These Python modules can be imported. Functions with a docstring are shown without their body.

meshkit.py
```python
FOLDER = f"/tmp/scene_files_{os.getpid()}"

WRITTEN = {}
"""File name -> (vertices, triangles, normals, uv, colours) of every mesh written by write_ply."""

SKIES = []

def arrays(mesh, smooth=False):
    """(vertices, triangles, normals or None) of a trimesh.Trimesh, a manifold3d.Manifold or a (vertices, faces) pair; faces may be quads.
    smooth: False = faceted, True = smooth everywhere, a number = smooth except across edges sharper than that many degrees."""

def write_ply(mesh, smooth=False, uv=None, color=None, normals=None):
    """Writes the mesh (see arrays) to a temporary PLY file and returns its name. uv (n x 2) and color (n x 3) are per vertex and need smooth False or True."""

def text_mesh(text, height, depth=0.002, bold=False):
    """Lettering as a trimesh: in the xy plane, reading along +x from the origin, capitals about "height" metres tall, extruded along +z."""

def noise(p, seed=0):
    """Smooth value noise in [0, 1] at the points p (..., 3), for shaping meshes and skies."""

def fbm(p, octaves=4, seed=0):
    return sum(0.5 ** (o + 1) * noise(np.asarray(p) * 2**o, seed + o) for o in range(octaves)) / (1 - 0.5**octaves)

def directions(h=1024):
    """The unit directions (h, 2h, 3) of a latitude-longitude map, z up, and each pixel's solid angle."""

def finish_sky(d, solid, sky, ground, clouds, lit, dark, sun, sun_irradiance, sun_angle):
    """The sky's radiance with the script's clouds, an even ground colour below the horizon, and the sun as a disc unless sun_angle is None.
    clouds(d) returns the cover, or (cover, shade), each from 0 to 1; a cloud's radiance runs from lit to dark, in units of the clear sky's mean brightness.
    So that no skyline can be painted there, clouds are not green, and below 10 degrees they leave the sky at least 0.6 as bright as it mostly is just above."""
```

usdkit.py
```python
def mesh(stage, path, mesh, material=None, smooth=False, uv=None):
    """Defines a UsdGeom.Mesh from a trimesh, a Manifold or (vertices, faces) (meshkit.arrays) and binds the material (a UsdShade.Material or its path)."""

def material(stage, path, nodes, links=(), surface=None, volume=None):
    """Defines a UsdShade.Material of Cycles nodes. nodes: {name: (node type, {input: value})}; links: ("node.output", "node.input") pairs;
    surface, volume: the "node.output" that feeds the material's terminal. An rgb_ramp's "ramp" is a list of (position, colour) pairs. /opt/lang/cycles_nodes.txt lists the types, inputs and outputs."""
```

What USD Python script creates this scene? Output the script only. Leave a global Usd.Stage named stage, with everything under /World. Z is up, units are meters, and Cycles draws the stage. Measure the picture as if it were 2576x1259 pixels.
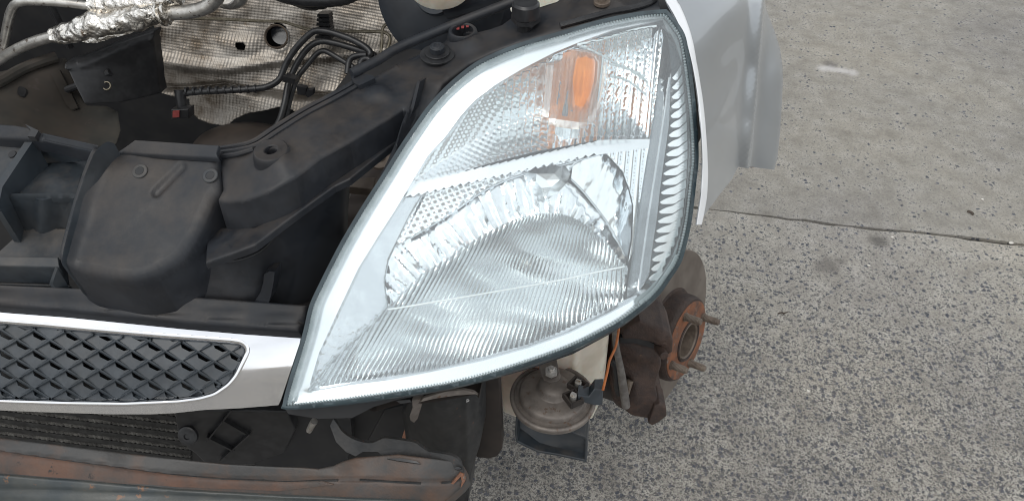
import math, random
import numpy as np, trimesh, usdkit, meshkit
from pxr import Usd, UsdGeom, UsdLux, UsdShade, Gf, Sdf
from scipy.spatial import Delaunay
from scipy.interpolate import RBFInterpolator
import shapely
from shapely.geometry import Polygon, LineString, Point

stage = Usd.Stage.CreateInMemory()
UsdGeom.SetStageUpAxis(stage, UsdGeom.Tokens.z)
UsdGeom.SetStageMetersPerUnit(stage, 1.0)
UsdGeom.Xform.Define(stage, '/World')
stage.SetDefaultPrim(stage.GetPrimAtPath('/World'))
rng = np.random.default_rng(7)
A = np.array

# ------------------------------------------------------------------ camera
W, H, F = 2575.0, 1259.0, 1980.0            # the picture's measuring grid and the lens in its units
yaw, pitch = math.radians(8), math.radians(42)
fw = A([-math.sin(yaw) * math.cos(pitch), math.cos(yaw) * math.cos(pitch), -math.sin(pitch)])
rt = A([math.cos(yaw), math.sin(yaw), 0.0])
up = np.cross(rt, fw)
C = A([0, 0, .70]) - .78 * fw
cam = UsdGeom.Camera.Define(stage, '/World/camera')
cam.CreateHorizontalApertureAttr(36.0)
cam.CreateFocalLengthAttr(36.0 * F / W)
cam.CreateClippingRangeAttr((0.02, 3000.0))
cam.CreateExposureAttr(0.27)
m4 = np.eye(4); m4[0, :3], m4[1, :3], m4[2, :3], m4[3, :3] = rt, up, -fw, C
cam.AddTransformOp().Set(Gf.Matrix4d(m4.tolist()))

# ------------------------------------------------------------------ sky and sun
SUN_AZ, SUN_EL = math.radians(200), math.radians(58)      # from +y clockwise
SKY = dict(strength=0.105, cloud=(8.6, 8.9, 9.2), cover=.90)
usdkit.material(stage, '/World/Looks/sky_material', {
    'sky': ('sky_texture', {'sky_type': 'single_scattering', 'sun_disc': False, 'sun_elevation': SUN_EL, 'sun_rotation': SUN_AZ}),
    'tc': ('texture_coordinate', {}),
    'n': ('noise_texture', {'scale': 2.2, 'detail': 5, 'roughness': .55}),
    'shade': ('rgb_ramp', {'ramp': [(.30, tuple(.74 * c for c in SKY['cloud'])), (.62, tuple(1.16 * c for c in SKY['cloud']))]}),
    'mix': ('mix_color', {'fac': SKY['cover'], 'use_clamp': False}),
    'bg': ('background_shader', {'strength': SKY['strength']})},
    [('tc.generated', 'n.vector'), ('n.fac', 'shade.fac'), ('sky.color', 'mix.a'), ('shade.color', 'mix.b'), ('mix.result', 'bg.color')],
    surface='bg.background')
dome = UsdLux.DomeLight.Define(stage, '/World/sky')
UsdShade.MaterialBindingAPI.Apply(dome.GetPrim()).Bind(UsdShade.Material.Get(stage, '/World/Looks/sky_material'))
dome.GetPrim().SetCustomDataByKey('kind', 'structure')
dome.GetPrim().SetCustomDataByKey('label', 'bright overcast sky above the yard')
dome.GetPrim().SetCustomDataByKey('category', 'sky')
sun = UsdLux.DistantLight.Define(stage, '/World/sun')
sun.CreateIntensityAttr(0.25); sun.CreateAngleAttr(25.0); sun.CreateColorAttr(Gf.Vec3f(1, .97, .92))
sun.GetPrim().CreateAttribute('inputs:normalize', Sdf.ValueTypeNames.Bool).Set(True)
sun.AddRotateXYZOp().Set(Gf.Vec3f(90 - math.degrees(SUN_EL), 0, 180 - math.degrees(SUN_AZ)))

# ------------------------------------------------------------------ materials
MATS = {}


def vary(name, base, alt, rough, metal=0.0, scale=40, lo=.42, hi=.62, dust=None, up_dust=0.0, bump=0.0, bscale=300, bdist=.001, rough2=None, extra=None, coat=0.0, spots=None):
    """A principled material whose colour runs between base and alt with a noise, with dust on its upper faces and a fine relief."""
    n = {'g': ('geometry', {}), 'n': ('noise_texture', {'scale': scale, 'detail': 6, 'roughness': .62}),
         'r': ('rgb_ramp', {'ramp': [(lo, base), (hi, alt)]}),
         'p': ('principled_bsdf', {'metallic': metal, 'roughness': rough, 'coat_weight': coat, **(extra or {})})}
    l = [('g.position', 'n.vector'), ('n.fac', 'r.fac')]
    col = 'r.color'
    if dust is not None:
        n |= {'nd': ('noise_texture', {'scale': scale * .42, 'detail': 7, 'roughness': .68}), 'sx': ('separate_xyz', {}),
              'rd': ('map_range', {'from_min': .44, 'from_max': .70, 'to_min': 0, 'to_max': 1, 'clamp': True}),
              'up': ('map_range', {'from_min': .1, 'from_max': 1.0, 'to_min': .18, 'to_max': 1, 'clamp': True}),
              'mu': ('math', {'math_type': 'multiply'}), 'mu2': ('math', {'math_type': 'multiply', 'value2': up_dust}),
              'md': ('mix_color', {'b': dust})}
        l += [('g.position', 'nd.vector'), ('nd.fac', 'rd.value'), ('g.normal', 'sx.vector'), ('sx.z', 'up.value'),
              ('rd.result', 'mu.value1'), ('up.result', 'mu.value2'), ('mu.value', 'mu2.value1'), ('mu2.value', 'md.fac'), (col, 'md.a')]
        col = 'md.result'
    if spots is not None:
        n |= {'ns': ('noise_texture', {'scale': spots[1], 'detail': 4, 'roughness': .7}),
              'rs': ('map_range', {'from_min': spots[2], 'from_max': spots[2] + .05, 'to_min': 0, 'to_max': 1, 'clamp': True}), 'ms': ('mix_color', {'b': spots[0]})}
        l += [('g.position', 'ns.vector'), ('ns.fac', 'rs.value'), ('rs.result', 'ms.fac'), (col, 'ms.a')]
        col = 'ms.result'
    l.append((col, 'p.base_color'))
    if rough2 is not None:
        n['rr'] = ('map_range', {'from_min': .35, 'from_max': .65, 'to_min': rough, 'to_max': rough2, 'clamp': True})
        l += [('n.fac', 'rr.value'), ('rr.result', 'p.roughness')]
    if bump:
        n |= {'nb': ('noise_texture', {'scale': bscale, 'detail': 3, 'roughness': .6}), 'b': ('bump', {'strength': bump, 'distance': bdist})}
        l += [('g.position', 'nb.vector'), ('nb.fac', 'b.height'), ('b.normal', 'p.normal')]
    MATS[name] = usdkit.material(stage, '/World/Looks/' + name, n, l, surface='p.BSDF')


DUST = (.085, .066, .050)
vary('black_plastic', (.010, .0115, .0145), (.018, .0205, .025), .42, scale=26, dust=DUST, up_dust=.55, bump=.18, bscale=900, bdist=.0006, rough2=.60, spots=((.085, .08, .075), 130, .745), extra={'specular_ior_level': .38})
vary('blue_black_plastic', (.012, .016, .020), (.021, .027, .033), .40, scale=26, dust=(.12, .098, .078), up_dust=.6, bump=.15, bscale=900, bdist=.0006, rough2=.58)
vary('grille_plastic', (.025, .031, .037), (.042, .050, .058), .38, scale=40, dust=(.10, .095, .085), up_dust=.45, bump=.2, bscale=1400, bdist=.0004)
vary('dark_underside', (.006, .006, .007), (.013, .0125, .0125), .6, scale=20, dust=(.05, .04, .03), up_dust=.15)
vary('rubber', (.010, .010, .011), (.020, .020, .021), .42, scale=60)
vary('gasket', (.022, .034, .040), (.040, .060, .068), .26, scale=30, coat=.3)
vary('lens_edge', (.22, .27, .28), (.32, .37, .38), .18, scale=50, coat=.6)
vary('chrome', (.93, .93, .94), (.90, .90, .92), .045, metal=1, scale=18, rough2=.10, spots=((.42, .40, .37), 260, .735))
vary('worn_chrome', (.46, .44, .42), (.30, .27, .25), .30, metal=.85, scale=90, rough2=.5, spots=((.10, .08, .07), 140, .62))
vary('reflector_chrome', (.90, .93, .945), (.93, .95, .965), .14, metal=1, scale=10)
vary('satin_chrome', (.93, .95, .96), (.95, .97, .98), .22, metal=1, scale=10)
vary('bright_ridge', (.72, .78, .79), (.80, .85, .86), .15, scale=40, coat=.5)  # opaque white paints in the bright look of clear lens steps
vary('bowl_chrome', (.68, .70, .715), (.76, .78, .79), .10, metal=1, scale=14)
vary('ground_grey_chrome', (.40, .42, .43), (.52, .54, .55), .12, metal=1, scale=14)  # darker base stands in for the ground mirrored in the side strip
vary('reflection_grey', (.22, .20, .19), (.30, .28, .27), .4, scale=60)  # grey of the holder's reflection in the bulb
vary('reflector_grey', (.60, .63, .65), (.68, .71, .73), .16, metal=1, scale=30)
vary('silver_paint', (.25, .265, .275), (.28, .295, .305), .30, metal=.55, scale=2.5, coat=.8, extra={'coat_roughness': .06}, bump=.05, bscale=2500, bdist=.0003)
vary('skylit_fender_edge', (.78, .79, .80), (.82, .83, .84), .30, scale=9, coat=.5)  # near-white base puts the skylight on the up-facing fold into the colour
vary('foil', (.64, .60, .54), (.82, .79, .74), .22, metal=1, scale=50, bump=.8, bscale=75, bdist=.006, rough2=.36, spots=((.20, .15, .11), 60, .63))
vary('alloy_pipe', (.40, .38, .35), (.56, .54, .50), .34, metal=.9, scale=70, bump=.15, bscale=500, bdist=.001, spots=((.14, .11, .09), 90, .60))
vary('steel', (.36, .34, .31), (.50, .48, .45), .42, metal=.7, scale=120, spots=((.20, .13, .08), 200, .60))
vary('dusty_steel', (.130, .113, .100), (.19, .165, .145), .52, metal=.35, scale=75, dust=(.17, .14, .115), up_dust=.6, bump=.35, bscale=700, bdist=.0007, spots=((.115, .078, .058), 90, .60))
vary('rust_brown', (.026, .016, .013), (.050, .029, .021), .66, metal=.1, scale=55, dust=(.09, .066, .05), up_dust=.35, bump=.6, bscale=330, bdist=.002, spots=((.10, .052, .03), 90, .66))
vary('rust_orange', (.085, .048, .034), (.225, .083, .036), .75, scale=55, lo=.36, hi=.62, bump=.5, bscale=420, bdist=.0012, spots=((.15, .12, .10), 75, .60))
vary('disc_face', (.15, .125, .106), (.22, .19, .163), .38, metal=.6, scale=22, rough2=.6, spots=((.09, .06, .045), 45, .68))
vary('beam_paint', (.038, .037, .036), (.080, .048, .033), .55, scale=19, lo=.44, hi=.64, dust=(.085, .066, .05), up_dust=.3, bump=.3, bscale=260, bdist=.0012, spots=((.035, .022, .018), 60, .70))
vary('rusty_strip', (.040, .036, .033), (.095, .046, .028), .65, scale=17, lo=.36, hi=.60, dust=(.14, .105, .08), up_dust=.4, bump=.35, bscale=260, bdist=.0012, spots=((.022, .016, .014), 48, .66))
vary('beam_lower', (.034, .042, .045), (.060, .064, .060), .45, scale=22, dust=(.10, .085, .065), up_dust=.4, bump=.25, bscale=260, bdist=.001, spots=((.17, .085, .045), 40, .62))
vary('dark_steel', (.014, .0145, .015), (.026, .026, .026), .5, metal=.2, scale=60, dust=(.07, .055, .042), up_dust=.35, bump=.25, bscale=400, bdist=.001, spots=((.13, .055, .03), 70, .67))
vary('copper_rust', (.20, .085, .05), (.28, .13, .08), .6, scale=90)
vary('cream_plastic', (.46, .41, .33), (.55, .50, .42), .42, scale=24, dust=(.33, .26, .18), up_dust=.5, extra={'subsurface_weight': .25, 'subsurface_scale': .02}, spots=((.36, .29, .20), 45, .66))
vary('booster_paint', (.018, .021, .026), (.028, .032, .038), .30, scale=25, dust=(.11, .10, .09), up_dust=.3)
vary('brass_pipe', (.105, .090, .062), (.16, .14, .105), .42, metal=.5, scale=120)
vary('inner_wing_paint', (.028, .027, .023), (.046, .040, .032), .6, scale=14, dust=(.055, .036, .026), up_dust=.6, spots=((.05, .04, .034), 26, .60))
vary('brown_metal', (.105, .080, .062), (.17, .135, .105), .55, metal=.3, scale=60, dust=(.20, .165, .13), up_dust=.5, bump=.3, bscale=260, bdist=.001)
vary('brown_black', (.014, .011, .010), (.030, .022, .018), .6, scale=16, dust=(.07, .052, .038), up_dust=.4)
vary('orange_wire', (.30, .085, .02), (.40, .125, .03), .45, scale=150)
vary('grey_rod', (.10, .09, .082), (.16, .148, .137), .6, metal=.2, scale=110)
vary('red_plastic', (.20, .04, .04), (.26, .055, .05), .4, scale=60)
vary('radiator_fins', (.045, .043, .040), (.125, .12, .11), .45, metal=.4, scale=60, bump=.6, bscale=900, bdist=.002)
vary('radiator_tube_metal', (.012, .012, .012), (.03, .03, .029), .5, metal=.4, scale=90)
vary('twig_bark', (.03, .022, .016), (.07, .05, .035), .8, scale=300)
vary('pale_stone', (.50, .47, .42), (.62, .59, .54), .7, scale=300)
vary('dark_stone', (.045, .047, .05), (.08, .08, .082), .7, scale=300)
vary('amber_glass', (.95, .30, .06), (1.0, .36, .09), .28, scale=20, extra={'transmission_weight': .55, 'specular_ior_level': .5})
vary('white_mark', (.45, .44, .42), (.5, .49, .47), .6, scale=60)

# clear covers: what lies behind stays visible, the sky is mirrored in them; white haze mixed in strengthens that reflection
MATS['clear_cover'] = usdkit.material(stage, '/World/Looks/clear_cover', {
    'lw': ('layer_weight', {'blend': .5}), 'pw': ('math', {'math_type': 'power', 'value2': 5.0}), 'f': ('math', {'math_type': 'multiply_add', 'value2': .95, 'value3': .042}), 't': ('transparent_bsdf', {'color': (.975, .99, .99)}), 'g': ('glossy_bsdf', {'color': (1, 1, 1), 'roughness': .015}), 'm': ('mix_closure', {}), 'hz': ('diffuse_bsdf', {'color': (.90, .94, .95)}), 'mh': ('mix_closure', {'fac': .028})},
    [('m.closure', 'mh.closure1'), ('hz.BSDF', 'mh.closure2'), ('lw.facing', 'pw.value1'), ('pw.value', 'f.value1'), ('f.value', 'm.fac'), ('t.BSDF', 'm.closure1'), ('g.BSDF', 'm.closure2')], surface='mh.closure')
MATS['flute_glass'] = usdkit.material(stage, '/World/Looks/flute_glass', {
    'p': ('principled_bsdf', {'base_color': (.96, .985, .985), 'transmission_weight': 1.0, 'roughness': .008, 'ior': 1.49})}, [], surface='p.BSDF')

vary('embossed_shield', (.095, .076, .057), (.42, .39, .35), .36, metal=.8, scale=16, lo=.34, hi=.66, dust=(.16, .12, .085), up_dust=.5, rough2=.5, spots=((.17, .13, .09), 22, .64))

# ------------------------------------------------------------------ from a measured point of the picture to a point on a surface of the place


def rays(px):
    px = np.atleast_2d(A(px, float))
    return fw + rt * ((px[:, :1] - W / 2) / F) - up * ((px[:, 1:2] - H / 2) / F)


def ground(x, y, z=0.0):
    d = rays([(x, y)])[0]
    return C + d * (z - C[2]) / d[2]


class Surf:
    """A smooth surface through measured points, each with its known height ('z') or depth ('y'): a plane for three points, a thin plate for more."""

    def __init__(self, *ctl):
        px = A([(c[0], c[1]) for c in ctl], float)
        d = rays(px)
        inv = A([(d[i, 2] / (c[3] - C[2])) if c[2] == 'z' else (d[i, 1] / (c[3] - C[1])) for i, c in enumerate(ctl)])
        if len(ctl) == 3:
            k = np.linalg.solve(np.c_[px, np.ones(3)], inv)
            self.f = lambda q: np.c_[q, np.ones(len(q))] @ k
        else:
            g = RBFInterpolator(px / 1000, inv, kernel='thin_plate_spline', smoothing=1e-5)
            self.f = lambda q: g(q / 1000)

    def __call__(self, px):
        px = np.atleast_2d(A(px, float))
        return C + rays(px) / self.f(px)[:, None]


def lens_y(x, z):
    return .45 * x + .42 * x * x + 1.5 * np.maximum(0, x - .08) ** 2 + .6 * (z - .70)


class Lens:
    """The headlamp's bowed, raked front; deep = how far behind it (along y), a number or a function of the picture point."""

    def __init__(self, deep=0.0):
        self.deep = deep

    def __call__(self, px):
        px = np.atleast_2d(A(px, float))
        d, e = rays(px), self.deep(px) if callable(self.deep) else self.deep
        a, b = np.full(len(px), .35), np.full(len(px), 1.9)
        for _ in range(46):
            m = (a + b) / 2
            q = C + d * m[:, None]
            low = q[:, 1] - lens_y(q[:, 0], q[:, 2]) - e < 0
            a, b = np.where(low, m, a), np.where(low, b, m)
        return C + d * b[:, None]


def smooth_line(pts, step=8, closed=False):
    """Catmull-Rom through the points."""
    pts = [A(p, float) for p in pts]
    n = len(pts)
    out = []
    for i in range(n if closed else n - 1):
        p0, p1, p2, p3 = (pts[(i + k) % n] if closed else pts[min(max(i + k, 0), n - 1)] for k in (-1, 0, 1, 2))
        m = max(2, int(np.linalg.norm(p2 - p1) / step))
        for t in np.arange(m) / m:
            out.append(.5 * (2 * p1 + (p2 - p0) * t + (2 * p0 - 5 * p1 + 4 * p2 - p3) * t * t + (3 * p1 - p0 - 3 * p2 + p3) * t ** 3))
    if not closed:
        out.append(pts[-1])
    return A(out)


def rounded(poly, r):
    return Polygon(poly).buffer(-r).buffer(2 * r).buffer(-r) if r else Polygon(poly)


def cells(poly, step, rings=()):
    """Triangles filling a polygon of the picture grid."""
    poly = poly if isinstance(poly, shapely.Geometry) else Polygon(poly)
    if not poly.is_valid:
        poly = poly.buffer(0)
    if poly.geom_type != 'Polygon':
        poly = max(poly.geoms, key=lambda g: g.area)
    fine = min(step, rings[0] * 2 if rings else step)
    edge = poly.segmentize(fine)
    pts = [A(r.coords)[:-1] for r in [edge.exterior, *edge.interiors]]
    for k in rings:
        q = poly.buffer(-k)
        for g in getattr(q, 'geoms', [q]):
            if g.is_empty:
                continue
            g = g.segmentize(fine * 1.5)
            pts += [A(r.coords)[:-1] for r in [g.exterior, *g.interiors]]
    x0, y0, x1, y1 = poly.bounds
    gx, gy = np.meshgrid(np.arange(x0, x1, step), np.arange(y0, y1, step))
    gx = gx + (np.arange(len(gx)) % 2)[:, None] * step / 2
    g = np.c_[gx.ravel(), gy.ravel()]
    lim = max(rings) if rings else 0
    inside = shapely.contains_xy(poly.buffer(-lim - step * .45), g[:, 0], g[:, 1])
    pts.append(g[inside])
    pts = np.unique(np.round(np.vstack(pts), 3), axis=0)
    t = Delaunay(pts).simplices
    c = pts[t].mean(1)
    t = t[shapely.contains_xy(poly, c[:, 0], c[:, 1])]
    a, b, c = pts[t[:, 0]], pts[t[:, 1]], pts[t[:, 2]]
    area = (b - a)[:, 0] * (c - a)[:, 1] - (b - a)[:, 1] * (c - a)[:, 0]
    t = t[np.abs(area) > 1e-6]; area = area[np.abs(area) > 1e-6]
    t[area > 0] = t[area > 0][:, ::-1]          # picture y runs down
    return poly, pts, t


BACK = A([0, .6, -.8])


def sheet(poly, surf, thick=.003, along=BACK, step=14, edge=0, edge_r=None, relief=None):
    """A solid panel: the outline lies on surf, and it is thick along a direction of the place. edge: width (grid units) of its rounded rim; relief(px) lifts it against 'along' (metres)."""
    rings = [edge * k for k in (.12, .3, .55, 1.0)] if edge else []
    poly, p2, t = cells(poly, step, rings)
    v = surf(p2)
    along = A(along, float); along = along / np.linalg.norm(along)
    if edge:
        d = shapely.distance(shapely.boundary(poly), shapely.points(p2))
        r = edge * .00045 if edge_r is None else edge_r
        k = np.clip(1 - d / edge, 0, 1)
        v = v + along * (r * (1 - np.sqrt(1 - k ** 2)))[:, None]
    if relief is not None:
        v = v - along * relief(p2)[:, None]
    lo = v + along * thick
    n = len(v)
    e = np.vstack([t[:, [0, 1]], t[:, [1, 2]], t[:, [2, 0]]])
    key = {}
    for a, b in e:
        key[(a, b)] = 1
    rim = A([(a, b) for a, b in e if (b, a) not in key])
    f = np.vstack([t, t[:, ::-1] + n, np.c_[rim[:, 1], rim[:, 0], rim[:, 0] + n], np.c_[rim[:, 1], rim[:, 0] + n, rim[:, 1] + n]])
    return trimesh.Trimesh(np.vstack([v, lo]), f, process=False)


def tube(pts, r, n=10, caps=True, spline=True, step=.006):
    p = smooth_line(pts, step) if spline and len(pts) > 2 else A(pts, float)
    r = np.interp(np.linspace(0, 1, len(p)), np.linspace(0, 1, len(np.atleast_1d(r))), np.atleast_1d(r)) if np.ndim(r) else np.full(len(p), r)
    tg = np.gradient(p, axis=0); tg /= np.linalg.norm(tg, axis=1)[:, None]
    a = np.cross(tg[0], [0, 0, 1]); a = np.cross(tg[0], [0, 1, 0]) if np.linalg.norm(a) < .1 else a
    v = []
    for i in range(len(p)):
        a = a - tg[i] * (a @ tg[i]); a /= np.linalg.norm(a)
        b = np.cross(tg[i], a)
        th = np.arange(n) * 2 * np.pi / n
        v.append(p[i] + r[i] * (np.cos(th)[:, None] * a + np.sin(th)[:, None] * b))
    m = len(p); v = np.vstack(v); f = []
    for i in range(m - 1):
        for k in range(n):
            q = (i * n + k, i * n + (k + 1) % n, (i + 1) * n + (k + 1) % n, (i + 1) * n + k)
            f += [(q[0], q[1], q[2]), (q[0], q[2], q[3])]
    if caps:
        v = np.vstack([v, p[0], p[-1]])
        for k in range(n):
            f += [(len(v) - 2, (k + 1) % n, k), (len(v) - 1, (m - 1) * n + k, (m - 1) * n + (k + 1) % n)]
    return trimesh.Trimesh(v, f, process=False)


def lathe(profile, at, axis, n=40, ref=(0, 0, 1)):
    """Revolves (radius, height) pairs about an axis."""
    prof = A(profile, float)
    m = trimesh.creation.revolve(prof, sections=n)
    return place(m, at, axis, ref)


def frame_of(axis, ref=(0, 0, 1)):
    z = A(axis, float); z /= np.linalg.norm(z)
    x = np.cross(ref, z)
    if np.linalg.norm(x) < 1e-3:
        x = np.cross((0, 1, 0), z)
    x /= np.linalg.norm(x)
    return x, np.cross(z, x), z


def place(m, at, axis, ref=(0, 0, 1)):
    m = m.copy()
    x, y, z = frame_of(axis, ref)
    T = np.eye(4); T[:3, 0], T[:3, 1], T[:3, 2], T[:3, 3] = x, y, z, at
    m.apply_transform(T)
    return m


def hexnut(r, h, at, axis):
    m = trimesh.creation.cylinder(r, h, sections=6); m.apply_translation([0, 0, h / 2])
    return place(m, at, axis)


def cyl(r, h, at, axis, n=20, ch=.12):
    c = min(r, h) * ch
    return lathe([(0, 0), (r - c, 0), (r, c), (r, h - c), (r - c, h), (0, h)], at, axis, n)


def bx(size, at, rotz=0, rotx=0):
    m = trimesh.creation.box(size)
    m.apply_transform(trimesh.transformations.rotation_matrix(rotx, [1, 0, 0])); m.apply_transform(trimesh.transformations.rotation_matrix(rotz, [0, 0, 1]))
    m.apply_translation(at)
    return m


def join(*ms):
    return trimesh.util.concatenate(ms)


# ------------------------------------------------------------------ names
USED = {}


def numbered(parent, name):
    k = USED.get((parent, name), 0); USED[(parent, name)] = k + 1
    return f'{parent}/{name}' + (f'_{k:03d}' if k else '')


def part(name, mesh, mat, parent='/World/car', label=None, smooth=32):
    path = numbered(parent, name)
    usdkit.mesh(stage, path, mesh, MATS[mat], smooth=smooth)
    if label:
        stage.GetPrimAtPath(path).SetCustomDataByKey('label', label)
    return path


def thing(name, label, cat, kind=None):
    path = numbered('/World', name)
    p = UsdGeom.Xform.Define(stage, path).GetPrim()
    p.SetCustomDataByKey('label', label); p.SetCustomDataByKey('category', cat)
    if kind:
        p.SetCustomDataByKey('kind', kind)
    return path


def tag(path, label, cat, group=None):
    p = stage.GetPrimAtPath(path)
    p.SetCustomDataByKey('label', label); p.SetCustomDataByKey('category', cat)
    if group:
        p.SetCustomDataByKey('group', group)


def kind(path, k):
    stage.GetPrimAtPath(path).SetCustomDataByKey('kind', k)


# ================================================================== the pavement
def near(nodes, links, name, at, r, soft):
    """A mask that is 1 within about r of a spot of the ground, with a ragged rim."""
    nodes |= {name + 'd': ('vector_math', {'math_type': 'distance', 'vector2': tuple(at)}), name + 'm': ('math', {'math_type': 'multiply_add', 'value2': r * 1.6, 'value3': -r * .8}),
              name + 'a': ('math', {'math_type': 'add'}), name + 'r': ('map_range', {'from_min': r - soft, 'from_max': r + soft, 'to_min': 1, 'to_max': 0, 'clamp': True})}
    links += [('g.position', name + 'd.vector1'), ('nst.fac', name + 'm.value1'), (name + 'd.value', name + 'a.value1'), (name + 'm.value', name + 'a.value2'), (name + 'a.value', name + 'r.value')]
    return name + 'r.result'


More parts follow.
